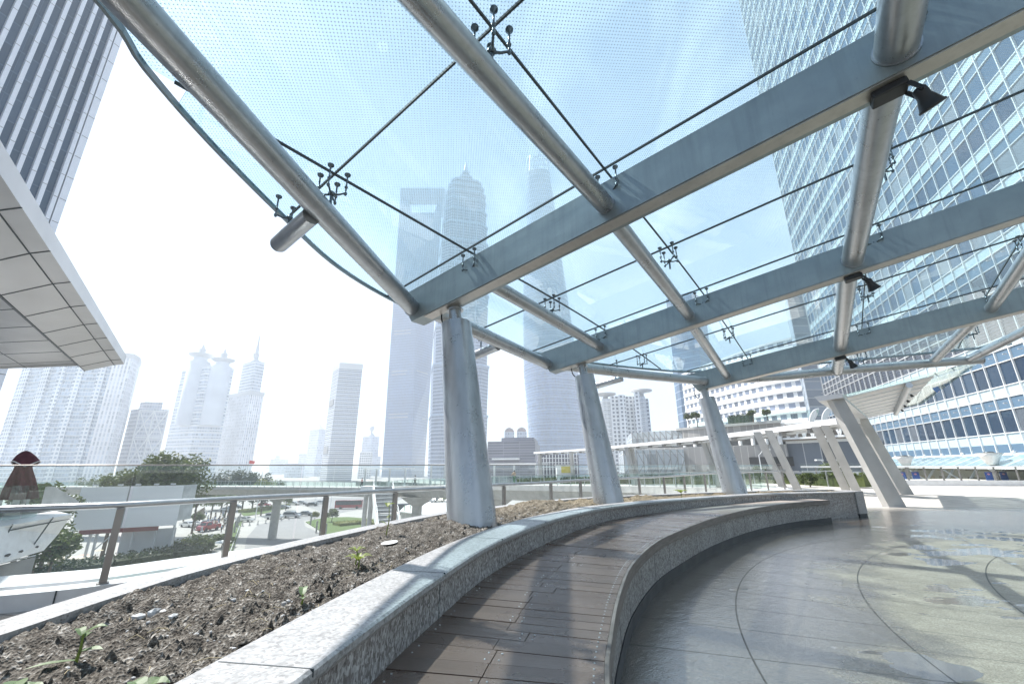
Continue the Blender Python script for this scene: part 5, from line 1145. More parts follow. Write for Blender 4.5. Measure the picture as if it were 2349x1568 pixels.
for i, (x, yt, Y, r) in enumerate(((505, 1088, 160, 4.6), (525, 1082, 163, 5), (548, 1080, 158, 5.2), (572, 1078, 160, 5.2), (594, 1079, 162, 5.0), (612, 1088, 165, 4.4))):
    q = HX(x, Y); tree('dark_tree', 'dark feathery tree in the row behind the footbridge', 'tree', (q.x, q.y, ST), topz(x, yt, Y) - ST, (r, r, r * 1.6), M['leaf_dark'], 1100, .42, group='dark trees behind the footbridge', lobes=14)
for (x, yb, yt, w, mat, lab) in ((379, 1280, 1247, 58, 'leaf', 'small round street tree on the lawn right of the man in white'), (452, 1268, 1232, 74, 'leaf', 'larger round street tree below the red truck'), (508, 1255, 1226, 42, 'leaf', 'small street tree half behind the second railing post'), (446, 1213, 1180, 34, 'leaf', 'little tree at the right edge of the billboard'),
                              (446, 1195, 1142, 44, 'leaf_pale', 'pale tree at the left end of the row above the crowd'), (482, 1190, 1140, 44, 'leaf_pale', 'second pale tree of the row above the crowd'), (515, 1187, 1129, 42, 'leaf_pale', 'tallest pale tree at the right end of the row above the crowd'), (598, 1182, 1113, 50, 'leaf_yel', 'spreading yellow-green tree in front of the footbridge girder'), (628, 1178, 1112, 34, 'leaf', 'thin upright tree beside the yellow-green tree'), (655, 1170, 1140, 26, 'leaf_pale', 'small pale tree left of the footbridge pier'),
                              (760, 1197, 1172, 30, 'leaf', 'grey-green bush tree on the lawn island'), (722, 1190, 1176, 20, 'leaf_yel', 'low yellow shrub at the island corner'), (420, 1195, 1140, 40, 'leaf', 'tree behind the billboard side panel')):
    b = gz(x, yb); s = b[1] / .985 / F; r = w / 2 * s; h = (yb - yt) * s * 1.0; tree('street_tree', lab, 'tree', b, h, (r, r, max(h * .36, r * .75)), M[mat], 900, .035 * w * s + .05, group='street trees')
def hedge(name, label, curve, w, h, mat, dens=120, ls=.10, group=None):
    rnd = random.Random(len(label)); m = MB()
    for a, b in zip(curve, curve[1:]):
        n = Vector((-(b - a).y, (b - a).x, 0)).normalized(); m.box(a - n * w * .42, b - a, n * w * .84, (0, 0, h * .82))
    for a, b in zip(curve, curve[1:]):
        d = b - a; L = d.length; n = Vector((-d.y, d.x, 0)).normalized()
        for k in range(int(L * dens)):
            p = a + d * rnd.random() + n * rnd.uniform(-w / 2, w / 2) + Vector((0, 0, h * rnd.random() ** .6)); x = Vector((rnd.gauss(0, 1), rnd.gauss(0, 1), rnd.gauss(0, 1))).normalized(); y = x.cross(Vector((rnd.gauss(0, 1), rnd.gauss(0, 1), rnd.gauss(0, 1)))).normalized(); l = ls * rnd.uniform(.6, 1.4); m.face([p - x * l, p + y * l * .5, p + x * l, p - y * l * .5])
    o = m.build(name, mat); tag(o, label, 'hedge', group); return o
hedge('hedge', 'dark wide hedge bank below the billboard', [Vector(atY(x, 1250, Y)) * Vector((1, 1, 0)).length * 0 + Vector((HX(x, Y).x, HX(x, Y).y, ST)) for x, Y in ((60, 50), (200, 58), (330, 63.5), (425, 68), (478, 72))], 4.5, 3.4, M['leaf_dark'], 200, .22)
hedge('hedge', 'clipped low hedge along the lawn under the man in white', [Vector((HX(x, Y).x, HX(x, Y).y, ST)) for x, Y in ((120, 51), (250, 56.5), (330, 59.5), (420, 64))], 1.0, .9, M['leaf'], 160, .12)
WKh = off(WK, -6.2); st = [p for p in WKh if p.y < 62]
hedge('hedge', 'green clipped hedge in planters along the footbridge railing', [Vector((p.x, p.y, wz(p.y) + .15)) for p in st], .8, .75, M['leaf'], 110, .13)
hedge('hedge', 'yellow-green shrub bed on the lawn island', [Vector((*gz(x, y)[:2], ST + .1)) for x, y in ((770, 1206), (830, 1200), (890, 1206))], 5, .8, M['leaf_yel'], 130, .16)
hedge('hedge', 'shrub bed on the planted median beside the parked cars', [Vector((*gz(x, y)[:2], ST + .1)) for x, y in ((556, 1176), (600, 1170), (655, 1161))], 4, 1.0, M['leaf_yel'], 60, .22)
hedge('hedge', 'sunlit shrubs behind the bridge pier at the car park', [Vector((*gz(x, y)[:2], ST)) for x, y in ((985, 1140), (1020, 1142), (1120, 1150))], 6, 5, M['leaf_yel'], 60, .4)
for x, Y, z, r, lab in ((1740, 60, -.3, 1.0, 'round bush at the end of the footbridge balustrade'), (1850, 27, 0, .55, 'small round shrub in a box beyond the paired posts'), (1912, 36, -.3, 1.2, 'dark shrub below the green hoarding')):
    q = HX(x, Y); m = MB(); crown(m, (0, 0, r * .8), (r, r, r * .8), 700, .09 * r + .03, random.Random(3)); t = thing('shrub', lab, 'shrub', loc=(q.x, q.y, z)); m.build('leaves', M['leaf'], t); m = MB(); m.tube([(0, 0, 0), (0, 0, r)], .04, 6); m.build('stem', M['bark'], t)
for x, Y, y, lab in ((1592, 82, 945, 'small roof terrace tree at the left of the mall roof'), (1612, 81, 944, 'second roof terrace tree on the mall'), (1745, 72, 940, 'slim young tree on the mall terrace'), (1780, 71, 938, 'dark slim conifer on the mall terrace')):
    q = HX(x, Y); z = RZ; h = topz(x, y, Y) - z; tree('terrace_tree', lab, 'tree', (q.x, q.y, z), h, (h * .4, h * .4, h * .36), M['leaf'], 260, .16)
hedge('hedge', 'long dark roof hedge on the mall terrace', [Vector((HX(x, Y).x, HX(x, Y).y, RZ)) for x, Y in ((1690, 78), (1742, 74))], 1.4, 1.7, M['leaf_dark'], 90, .2)

# ------------------------------------------------------------------ billboard
tBb = thing('billboard', 'large blank white billboard in two panels on a red base', 'billboard'); YB = 60
c00, c10, c11, c01 = atY(161, 1216, 66), atY(404, 1204, 72), atY(419, 1108, 72), atY(178, 1121, 66)
zb, zt = (c00.z + c10.z) / 2, (c01.z + c11.z) / 2; A_ = Vector((c00.x, c00.y)); B_ = Vector((c10.x, c10.y)); d = (B_ - A_); n = Vector((d.y, -d.x)).normalized()
M['blank'] = plain('blank_billboard_sheet', (.80, .80, .81), .6, 0, .02, .3)
for t0, t1 in ((0, .445), (.46, 1)):
    p, q = A_ + d * t0, A_ + d * t1; m = MB(); m.prism([tuple(p), tuple(p + n * .1), tuple(q + n * .1), tuple(q)], zb, zt); m.build('panel', M['blank'], tBb)
m = MB(); p, q = A_ + d * .445, A_ + d * .46; m.prism([tuple(p), tuple(q), tuple(q - n * .6), tuple(p - n * .6)], zb, zt - .2); m.build('panel_gap', M['concrete_dark'], tBb)
m = MB(); p, q = B_ + n * .12, B_ + Vector((-.2, 3.2)); m.prism([tuple(B_ + n * .12), tuple(q), tuple(q + Vector((-.2, .1))), tuple(B_ - n * .3)], zb + .6, zt); m.build('side_panel', plain('faded_side_poster', (.42, .44, .45), .5, 0, .3, .5), tBb)
m = MB(); m.prism([tuple(A_ + d * .08 + n * .02), tuple(A_ + d * .82 + n * .02), tuple(A_ + d * .82 - n * .4), tuple(A_ + d * .08 - n * .4)], zb - .62, zb - .02); m.build('base_board', plain('dull_red_board', (.20, .055, .05), .7), tBb)
m = MB()
for t in (.02, .18, .24, .40, .58, .80, .98):
    p = A_ + d * t - n * .5; m.cbox((p.x, p.y, ST), .25, .25, zb - ST)
for t0, t1 in ((.24, .40), (.58, .80), (.80, .98)):
    p, q = A_ + d * t0 - n * .5, A_ + d * t1 - n * .5; m.bar((p.x, p.y, zb - 3), (q.x, q.y, zb - .6), .14, .14)
m.build('support_frame', M['lightgrey'], tBb); m = MB(); p, q = A_ + d * .46 - n * .9, A_ + d * 1.0 - n * .9; m.prism([tuple(p), tuple(q), tuple(q - n * .2), tuple(p - n * .2)], ST, zb - .5); m.build('back_wall', M['lightgrey'], tBb)
for t in (.14, .37, .54, .72, .89):
    p = A_ + d * t; m = MB(); m.bar((p.x, p.y, zt - .1), (p.x + n.x * .9, p.y + n.y * .9, zt + .28), .06, .06); m.cbox((p.x + n.x * .9, p.y + n.y * .9, zt + .12), .62, .32, .22, math.atan2(d.y, d.x)); m.build('lamp', M['lightgrey'], tBb)

# ------------------------------------------------------------------ cars
M['tyre'] = plain('tyre_rubber', (.02, .02, .02), .8); M['carglass'] = plain('dark_car_glass', (.03, .04, .05), .08); M['lamp'] = plain('lamp_glass', (.7, .7, .68), .15)
def paint(n, c, r=.22):
    N = NT(n); N.b.inputs['Coat Weight'].default_value = .7; return N.set(N.mix(N.noise(N.pos(), 3, 3), tuple(x * .93 for x in c), c), r, .25)
PC = {k: paint(k + '_car_paint', v) for k, v in dict(white=(.72, .72, .72), silver=(.46, .47, .48), red=(.32, .02, .03), grey=(.16, .17, .19), dark=(.03, .035, .045), beige=(.52, .49, .42)).items()}
SH = {'sedan': (4.6, 1.78, [(-2.3, .30), (-2.3, .72), (-2.15, .92), (-1.45, .98), (-.95, 1.38), (.35, 1.42), (1.05, 1.0), (2.05, .84), (2.3, .62), (2.3, .30)], (-1.3, .95)),
      'mpv': (4.9, 1.88, [(-2.45, .32), (-2.45, .95), (-2.3, 1.6), (-2.05, 1.78), (.55, 1.80), (1.35, 1.12), (2.25, .95), (2.45, .65), (2.45, .32)], (-2.2, 1.2)),
      'truck': (5.2, 2.0, [(-2.6, .45), (-2.6, 1.35), (-.1, 1.35), (.05, 2.05), (.5, 2.15), (1.35, 2.1), (1.95, 1.35), (2.5, 1.2), (2.6, .7), (2.6, .45)], (.15, 1.85)),
      'bus': (9.5, 2.4, [(-4.75, .4), (-4.75, 2.7), (-4.6, 2.95), (4.5, 2.95), (4.75, 2.6), (4.75, .4)], (-4.6, 4.7))}
def car(shape, col, label, loc, rz, group=None, name='parked_car', cat='car'):
    L, Wd, prof, (gx0, gx1) = SH[shape]; t = thing(name, label, cat, group, loc, rz); m = MB(); hw = Wd / 2; belt = 1.35 if shape in ('truck',) else (1.35 if shape == 'bus' else (1.0 if shape == 'mpv' else .93))
    def wy(z): return hw * (1 - .16 * max(0, z - belt) / .6) if shape != 'bus' else hw
    l, r = [(x, wy(z), z) for x, z in prof], [(x, -wy(z), z) for x, z in prof]; N_ = len(prof); m.face(l[::-1]); m.face(r)
    for i in range(N_): j = (i + 1) % N_; m.face([l[i], l[j], r[j], r[i]])
    m.build('body', PC[col], t, bevel=.05)
    roof = max(z for _, z in prof); 
    def xz(z, front):
        xs = []
        for (x0, z0_), (x1, z1_) in zip(prof, prof[1:]):
            if min(z0_, z1_) <= z <= max(z0_, z1_) and abs(z1_ - z0_) > 1e-6: xs.append(x0 + (x1 - x0) * (z - z0_) / (z1_ - z0_))
        return max(xs) if front else min(xs)
    zA, zB = belt + .06, roof - .14
    for s in (1, -1):
        m = MB(); x0a, x1a, x0b, x1b = max(gx0, xz(zA, False) + .25), xz(zA, True) - .25, max(gx0, xz(zB, False) + .12), xz(zB, True) - .12
        if shape == 'truck': x0a = x0b = .2
        q = [(x0a, s * (wy(zA) + .006), zA), (x1a, s * (wy(zA) + .006), zA), (x1b, s * (wy(zB) + .006), zB), (x0b, s * (wy(zB) + .006), zB)]; q2 = [(x, y - s * .03, z) for x, y, z in q]; m.loft([q2, q]); m.build('side_window', M['carglass'], t)
    for front in (True, False):
        if shape == 'truck' and not front: continue
        m = MB(); k = .014 if front else -.014; a, b = xz(zA, front), xz(zB, front); q = [(a + k, -wy(zA) * .86, zA), (a + k, wy(zA) * .86, zA), (b + k, wy(zB) * .84, zB), (b + k, -wy(zB) * .84, zB)]; q2 = [(x - k * 2, y, z) for x, y, z in q]; m.loft([q2, q]); m.build('windscreen' if front else 'rear_window', M['carglass'], t)
    rw = .33 if shape in ('sedan', 'mpv') else .45
    for x in (-L * .29, L * .31):
        for s in (1, -1): m = MB(); m.tube([(x, s * (hw - .20), rw), (x, s * (hw + .015), rw)], rw, 18); m.tube([(x, s * (hw + .014), rw), (x, s * (hw + .03), rw)], rw * .58, 12); m.build('wheel', M['tyre'], t)
    for s in (1, -1): m = MB(); m.cbox((L / 2 - .02, s * hw * .72, .62 if shape != 'bus' else .7), .08, .34, .15); m.build('headlight', M['lamp'], t)
    return t
def gr(x, y): p = onz(x, y, ST); return (p.x, p.y, ST + .006)
rzr = R_(8)
car('sedan', 'white', 'white saloon car beside the railing bollards, nearest of the parked row', gr(562, 1196), R_(-4)); car('mpv', 'white', 'white people carrier parked behind the white saloon', gr(629, 1190), R_(3)); car('mpv', 'silver', 'silver people carrier nose to tail with the white one', gr(669, 1187), R_(4)); car('sedan', 'grey', 'dark grey car at the right end of the parked row', gr(700, 1182), R_(6)); car('sedan', 'silver', 'silver car farther back beyond the two people carriers', gr(650, 1166), R_(5)); car('sedan', 'dark', 'dark car passing behind the median shrubs', gr(540, 1165), R_(6))
car('truck', 'red', 'red pickup truck facing this way among the street crowd', gr(477, 1217), R_(-100), name='pickup_truck', cat='truck'); car('sedan', 'white', 'white car partly hidden left of the red pickup truck', gr(458, 1206), R_(-100)); car('sedan', 'white', 'white car low at the right foot of the billboard', gr(432, 1208), R_(-20))
car('bus', 'dark', 'dark coach standing under the footbridge beside the pier', gr(942, 1176), R_(24), name='coach', cat='bus'); car('bus', 'red', 'dull red coach beyond the bollards on the far road', gr(800, 1166), R_(10), name='coach', cat='bus')
for x, y, k, a, lab in ((672, 1158, 'white', 8, 'white car on the far road right of the thin upright tree'), (690, 1156, 'silver', 8, 'silver car on the far road under the footbridge'), (715, 1160, 'dark', 8, 'dark car on the far road nearest the double-headed lamp'), (735, 1155, 'white', 8, 'white car on the far road left of the red coach'), (605, 1160, 'red', 6, 'red car half hidden by the median shrubs'), (520, 1172, 'silver', 6, 'silver car behind the crowd'), (862, 1150, 'white', 15, 'white car beyond the staircase columns'), (880, 1160, 'silver', 15, 'silver car below the staircase')): car('sedan', k, lab, gr(x, y), R_(a))
ids = ['white', 'silver', 'beige', 'white', 'silver']; protos = {}
for i, (x, y) in enumerate([(x + random.uniform(-3, 3), y) for y, xs in ((1127, range(905, 975, 9)), (1134, range(900, 1030, 11)), (1142, range(978, 1035, 13)), (1151, range(985, 1040, 15)), (1161, range(990, 1042, 18))) for x in xs] + [(900, 1168), (908, 1180), (895, 1156)]):
    k = ids[i % 5]
    if k not in protos: protos[k] = car('sedan', k, '%s saloon car in the packed car park beyond the footbridge' % k, gr(x, y), R_(60), 'cars in the far car park')
    else: c_ = copy_tree(protos[k]); c_.location = gr(x, y); c_.rotation_euler[2] = R_(60 + random.uniform(-6, 6)); c_['label'] = protos[k]['label']

# ------------------------------------------------------------------ people
M['skin'] = plain('skin', (.42, .26, .19), .5, 0, .05); M['hair'] = plain('dark_hair', (.012, .01, .009), .5)
CL = {k: plain(k + '_cloth', v, .85, 0, .12, 12) for k, v in dict(white=(.66, .67, .68), pale_blue=(.34, .44, .58), dark=(.035, .04, .05), blue=(.06, .12, .30), pink=(.55, .32, .34), tan=(.42, .33, .22), green=(.10, .2, .12), red=(.35, .04, .04)).items()}
def skin_obj(name, vs, es, rs, mat, parent, sub=1):
    me = bpy.data.meshes.new(name); me.from_pydata(vs, es, []); bm = bmesh.new(); bm.from_mesh(me); ly = bm.verts.layers.skin.verify(); bm.verts.ensure_lookup_table()
    for v, r in zip(bm.verts, rs): v[ly].radius = r if isinstance(r, tuple) else (r, r)
    bm.verts[0][ly].use_root = True; bm.to_mesh(me); bm.free(); me.materials.append(mat); o = bpy.data.objects.new(name, me); COL.objects.link(o); o.parent = parent
    s = o.modifiers.new('s', 'SKIN'); s.use_smooth_shade = True; o.modifiers.new('u', 'SUBSURF').levels = sub; o.modifiers['u'].render_levels = sub; return o
def person(label, loc, rz, top='white', legs='dark', stride=.22, arm=None, h=1.7, group=None):
    t = thing('person', label, 'person', group, loc, rz); k = h / 1.7; s = stride
    J = dict(pel=(0, 0, .94), wai=(0, .01, 1.08), che=(0, .015, 1.28), nec=(0, .02, 1.44), hea=(0, .03, 1.52), hd2=(0, .04, 1.62), sL=(.17, .01, 1.39), eL=(.23, s * .4 + .02, 1.13), wL=(.24, s * .7 + .08, .92), hL=(.24, s * .8 + .10, .82), sR=(-.17, .01, 1.39), eR=(-.23, -s * .4, 1.13), wR=(-.24, -s * .5 + .05, .92), hR=(-.24, -s * .5 + .07, .82),
             pL=(.09, 0, .90), kL=(.10, -s * .35 + .04, .50), aL=(.10, -s - .03, .09), tL=(.10, -s + .13, .035), pR=(-.09, 0, .90), kR=(-.10, s * .6 + .04, .50), aR=(-.10, s, .09), tR=(-.10, s + .17, .035))
    if arm == 'up': J.update(eR=(-.26, .16, 1.20), wR=(-.18, .26, 1.40), hR=(-.16, .26, 1.48))
    if arm == 'fwd': J.update(eR=(-.25, .14, 1.16), wR=(-.20, .36, 1.14), hR=(-.19, .43, 1.13), eL=(.25, .14, 1.16), wL=(.20, .36, 1.14), hL=(.19, .43, 1.13))
    ks = list(J); ix = {n: i for i, n in enumerate(ks)}; vs = [tuple(c * k for c in J[n]) for n in ks]
    ed = [('pel', 'wai'), ('wai', 'che'), ('che', 'nec'), ('nec', 'hea'), ('hea', 'hd2'), ('che', 'sL'), ('sL', 'eL'), ('eL', 'wL'), ('wL', 'hL'), ('che', 'sR'), ('sR', 'eR'), ('eR', 'wR'), ('wR', 'hR'), ('pel', 'pL'), ('pL', 'kL'), ('kL', 'aL'), ('aL', 'tL'), ('pel', 'pR'), ('pR', 'kR'), ('kR', 'aR'), ('aR', 'tR')]
    rad = dict(pel=(.15, .11), wai=(.13, .09), che=(.15, .10), nec=.055, hea=.075, hd2=.085, sL=.06, eL=.042, wL=.03, hL=.038, pL=.085, kL=.058, aL=.042, tL=.04); rad.update({n[0] + 'R': rad[n] for n in list(rad) if n.endswith('L')})
    skin_obj('body', vs, [(ix[a], ix[b]) for a, b in ed], [rad[n] if isinstance(rad[n], tuple) else rad[n] * k for n in ks], M['skin'], t)
    def sub(names, grow, nm, mat):
        n2 = [n for n in ks if n in names]; i2 = {n: i for i, n in enumerate(n2)}; skin_obj(nm, [tuple(c * k for c in J[n]) for n in n2], [(i2[a], i2[b]) for a, b in ed if a in i2 and b in i2], [tuple(x + grow for x in (rad[n] if isinstance(rad[n], tuple) else (rad[n], rad[n]))) for n in n2], mat, t)
    sub(('pel', 'wai', 'che', 'sL', 'eL', 'sR', 'eR'), .02, 'shirt', CL[top]); sub(('pel', 'pL', 'kL', 'aL', 'pR', 'kR', 'aR'), .022, 'trousers', CL[legs])
    m = MB(); m.lathe((0, .02 * k, 1.57 * k), [(.09, -.02), (.105, .04), (.10, .10), (.07, .14), (.01, .155)], 12); m.build('hair', M['hair'], t); return t
def parasol(label, loc, R, col, name='umbrella'):
    t = thing(name, label, 'umbrella', None, loc); m = MB(); n = 8; prof = [(.02, 1.0), (R * .45, .93), (R * .8, .79), (R, .66)]; prev = None
    for r, hh in prof:
        L = [(r * math.cos(2 * math.pi * k / n), r * math.sin(2 * math.pi * k / n), hh * .62 * R + 0) for k in range(n)]
        if prev:
            for k in range(n): m.face([prev[k], prev[(k + 1) % n], L[(k + 1) % n], L[k]])
        prev = L
    m.build('canopy', plain(col[0] + '_umbrella_cloth', col[1], .8), t); m = MB(); m.tube([(0, 0, -1.0), (0, 0, .66 * R)], .014, 6); m.build('shaft', M['post'], t); return t
person('man in white shirt walking along the pavement below the railing', gr(347, 1281), R_(-60), 'white', 'dark', .25)
person('person in tan clothes under the cream umbrella', gr(212, 1299), R_(80), 'tan', 'dark', .12, 'up'); q = gr(214, 1299); parasol('cream umbrella held over the person in tan', (q[0], q[1] + .2, ST + 2.0), .62, ('cream', (.55, .48, .36)))
person('person in blue under the orange-cream umbrella', gr(268, 1296), R_(70), 'blue', 'dark', .1, 'up'); person('person in pale blue beside the umbrella, bending forward', gr(284, 1300), R_(60), 'pale_blue', 'dark', .05, 'fwd', 1.55); q = gr(275, 1296); parasol('orange-cream umbrella left of the railing post', (q[0], q[1] + .2, ST + 2.0), .75, ('orange', (.58, .42, .26)))
q = gr(182, 1310); person('person hidden below the pink umbrella', gr(182, 1312), R_(80), 'pink', 'dark', .1, 'up'); parasol('pink umbrella lowest beside the white kerb', (q[0], q[1], ST + 1.9), .70, ('pink', (.60, .36, .30)))
q = gr(505, 1278); parasol('large white sunshade leaning at the second railing post', (q[0], q[1], ST + 1.9), 1.3, ('white', (.70, .70, .68)), 'sunshade')
cr = [(461, 1222, 'white', 'pale_blue', 'person in white left of the red pickup truck'), (496, 1215, 'dark', 'dark', 'person in dark clothes just right of the red pickup truck'), (492, 1208, 'tan', 'dark', 'person in tan touching the red pickup truck'), (507, 1221, 'pale_blue', 'dark', 'person in pale blue walking below the crowd'), (515, 1208, 'white', 'dark', 'person in white at the right side of the crowd'), (520, 1201, 'pink', 'dark', 'person in pink farther back in the crowd'), (509, 1196, 'white', 'tan', 'person in white and tan mid-crowd'), (500, 1199, 'dark', 'blue', 'person in dark top and blue trousers mid-crowd'), (524, 1194, 'red', 'dark', 'person in red at the back right of the crowd'), (492, 1191, 'white', 'dark', 'person in white behind the pickup truck'), (483, 1186, 'pale_blue', 'dark', 'person in pale blue behind the pickup roof'), (472, 1183, 'white', 'blue', 'person in white and blue at the back of the crowd'), (506, 1184, 'dark', 'tan', 'person in dark and tan at the back of the crowd'), (446, 1178, 'dark', 'dark', 'person in dark clothes far left of the crowd'), (512, 1190, 'green', 'dark', 'person in green in the crowd'), (488, 1200, 'white', 'white', 'person all in white next to the pickup roof')]
cr += [(468 + 5.5 * (i % 10) + (i * 37 % 5), 1180 + 3.1 * (i * 7 % 12), ('white', 'pale_blue', 'dark', 'pink', 'tan', 'white')[i % 6], ('dark', 'blue', 'tan')[i % 3], 'person in %s top and %s trousers in the packed part of the crowd' % (('white', 'pale blue', 'dark', 'pink', 'tan', 'white')[i % 6], ('dark', 'blue', 'tan')[i % 3])) for i in range(18)]
for i, (x, y, a, b, lab) in enumerate(cr): person(lab, gr(x, y), random.uniform(-3, 3), a, b, random.uniform(.05, .25), group='people in the street crowd')
def onwk(x, Y, o=2.2): q = HX(x, Y); return (q.x, q.y + o, wz(Y))
person('person in white shirt and dark trousers walking on the footbridge left of the column', onwk(947, 74), R_(-70), 'white', 'dark', .3); person('person with arms held forward on the footbridge right of the nearest column', onwk(1180, 52.5), R_(150), 'tan', 'green', .1, 'fwd'); person('tiny person in red on the far left of the footbridge', onwk(825, 86), R_(90), 'red', 'dark', .2)

# ------------------------------------------------------------------ lamps, banners, bollards, small street things
M['bowl'] = plain('white_lamp_bowl', (.72, .72, .70), .4)
def flag_mat():
    N = NT('blue_banner'); s = N.n('SeparateXYZ'); N.l(N.pos(False), s.inputs[0]); c = N.ramp(s.outputs[1], [(.0, (.35, .25, .30)), (.16, (.45, .52, .68)), (.34, (.04, .14, .48)), (1., (.015, .05, .30))])
    n = N.noise(N.pos(), 3.5, 4); c = N.mix(N.math('MULTIPLY', N.math('LESS_THAN', s.outputs[1], .3), N.math('GREATER_THAN', n, .55)), c, (.5, .16, .18))
    dx = N.math('SUBTRACT', s.outputs[0], .4); dy = N.math('SUBTRACT', s.outputs[1], .82); e = N.math('ADD', N.math('MULTIPLY', N.math('MULTIPLY', dx, dx), 30), N.math('MULTIPLY', N.math('MULTIPLY', dy, dy), 130)); c = N.mix(N.math('LESS_THAN', e, .7), c, (.7, .3, .34)); return N.set(c, .7)
M['banner'] = flag_mat()
for (x, Y, yb, lab) in ((1907, 52, 1052, 'smallest bowl-topped lamp post, seen between the walkway posts'), (2067, 46, 1045, 'bowl-topped lamp post just right of the shelter posts'), (2266, 37, 1037, 'largest bowl-topped lamp post at the right')):
    q = HX(x + 12, Y); zt = topz(x, yb, Y); t = thing('lamp_post', lab, 'lamp post', 'bowl-topped lamp posts', (q.x, q.y, ST))
    m = MB(); H_ = zt - ST
    for o in (-.13, .13): m.tube([(o, 0, 0), (o, 0, H_ - .9)], .085, 10)
    m.build('post', M['post'], t); m = MB(); m.lathe((0, 0, H_ - 1.0), [(.25, -.02), (.32, 0), (.45, .25), (.62, .6), (.86, .92), (.84, .96), (.3, .9)], 24); m.build('lamp_bowl', M['bowl'], t); m = MB(); m.lathe((0, 0, H_ - .1), [(.15, 0), (.36, .08), (.3, .16), (.02, .18)], 14); m.build('lamp_cap', M['cast'], t)
    for s in (-1, 1):
        m = MB(); z = topz(x, 1082, Y) - ST; hb = .95 * (Y / 37); wb = .62 * (Y / 37); x0, x1 = (s * .32, s * (.32 + wb)); m.face([(min(x0, x1), -.03, z - hb), (max(x0, x1), -.06, z - hb), (max(x0, x1), -.03, z), (min(x0, x1), -.03, z)], [(0, 0), (.8, 0), (.8, 1), (0, 1)]); m.face([(min(x0, x1), -.02, z), (max(x0, x1), -.02, z), (max(x0, x1), -.05, z - hb), (min(x0, x1), -.02, z - hb)], [(0, 1), (.8, 1), (.8, 0), (0, 0)])
        b_ = m.build('banner', M['banner'], t); m = MB(); m.tube([(0, -.03, z + .02), (s * (.36 + wb), -.03, z + .02)], .022, 6); m.build('banner_arm', M['post'], b_)
def pole(label, x, yb, yt, heads, r=.09, Y=None):
    b = gr(x, yb) if Y is None else (HX(x, Y).x, HX(x, Y).y, ST); zt = topz(x, yt, b[1]); t = thing('street_lamp', label, 'street lamp', None, b); H_ = zt - ST; m = MB(); m.tube([(0, 0, 0), (0, 0, H_ * .5), (0, 0, H_)], [r, r * .8, r * .5], 8); m.build('pole', M['white'], t)
    for dx, dz in heads: m = MB(); m.tube([(0, 0, H_ - .1), (dx * .6, 0, H_ + dz)], .03, 6); m.cbox((dx, 0, H_ + dz - .05), .7, .3, .14); m.build('lamp_head', M['white'], t)
pole('tall pale street lamp in front of the dark trees', 585, 1192, 1076, ((1.2, .3), (-1.0, .2)), .14); pole('slim lamp post with a round head in front of the slab tower', 757, 1171, 1056, ((.3, .2),), .10); pole('dark double-headed lamp beyond the footbridge, beside the slim lamp post', 722, 1160, 1075, ((.9, .1), (-.9, .1)), .10); pole('curved white lamp left of the paired walkway posts', 1745, 0, 1042, ((.9, .5),), .10, Y=46); pole('slim white curved lamp behind the covered walkway on the right', 1893, 0, 1062, ((-.5, .3),), .09, Y=44)
# flags on slim poles
for x, yt, c in ((570, 1055, 'red'),):
    b = gr(556, 1150); zt = topz(x, yt, b[1]); t = thing('flag', 'red flag on a slim pole in front of the shouldered tower', 'flag', None, b); m = MB(); m.tube([(0, 0, 0), (0, 0, zt - ST)], .08, 6); m.build('pole', M['white'], t); m = MB(); h = zt - ST; m.face([(0, 0, h), (2.6, .3, h - .4), (2.2, .5, h - 1.7), (0, 0, h - 1.5)]); m.build('cloth', plain('red_flag', (.55, .05, .04), .8), t)
tQ = thing('bollard', 'grey bollard in the row along the kerb of the parked cars', 'bollard', 'bollards along the road kerb', gr(556, 1206)); m = MB(); m.lathe((0, 0, 0), [(.35, 0), (.30, .12), (.11, .2), (.10, .95), (.13, 1.0), (.02, 1.05)], 10); m.build('post', M['concrete_dark'], tQ)
for x, y in ((572, 1205), (591, 1203), (609, 1200), (627, 1198), (645, 1194), (662, 1191), (545, 1212)): c_ = copy_tree(tQ); c_.location = gr(x, y)
tQ = thing('fence_post', 'tall grey fence post along the lawn strip by the road', 'fence post', 'fence posts beside the lawn strip', gr(528, 1240)); m = MB(); m.cbox((0, 0, 0), .28, .28, 2.6); m.lathe((0, 0, 2.55), [(.2, 0), (.12, .12), (.02, .2)], 8); m.build('post', M['concrete_dark'], tQ)
for x, y in ((537, 1222), (543, 1209), (515, 1262), (548, 1200), (712, 1203), (725, 1222), (746, 1230)): c_ = copy_tree(tQ); c_.location = gr(x, y)
m = MB(); G = [gr(548, 1214), gr(531, 1262), gr(512, 1310)]; m.tube([(p[0], p[1], ST + .9) for p in G], .05, 6); m.tube([(p[0], p[1], ST + .5) for p in G], .04, 6)
t = thing('road_railing', 'low metal railing along the left edge of the road', 'railing'); m.build('rails', M['lightgrey'], t); m = MB()
for k in range(16): p = Vector(G[0]).lerp(Vector(G[1]), k / 10) if k < 10 else Vector(G[1]).lerp(Vector(G[2]), (k - 10) / 6); m.cbox((p.x, p.y, ST), .07, .07, .95)
m.build('posts', M['lightgrey'], t)
tQ = thing('green_stake', 'tall green stake beside the curved car park wall', 'stake', 'green stakes by the car park wall', gr(925, 1196)); m = MB(); m.tube([(0, 0, 0), (.1, 0, 4.2)], .11, 8); m.lathe((.1, 0, 4.2), [(.11, 0), (.07, .1), (.01, .14)], 8); m.build('rod', plain('green_stake_paint', (.05, .22, .10), .5), tQ)
for x, y in ((939, 1196), (948, 1195), (957, 1194)): c_ = copy_tree(tQ); c_.location = gr(x, y); c_.rotation_euler[0] = R_(random.uniform(-6, 6))
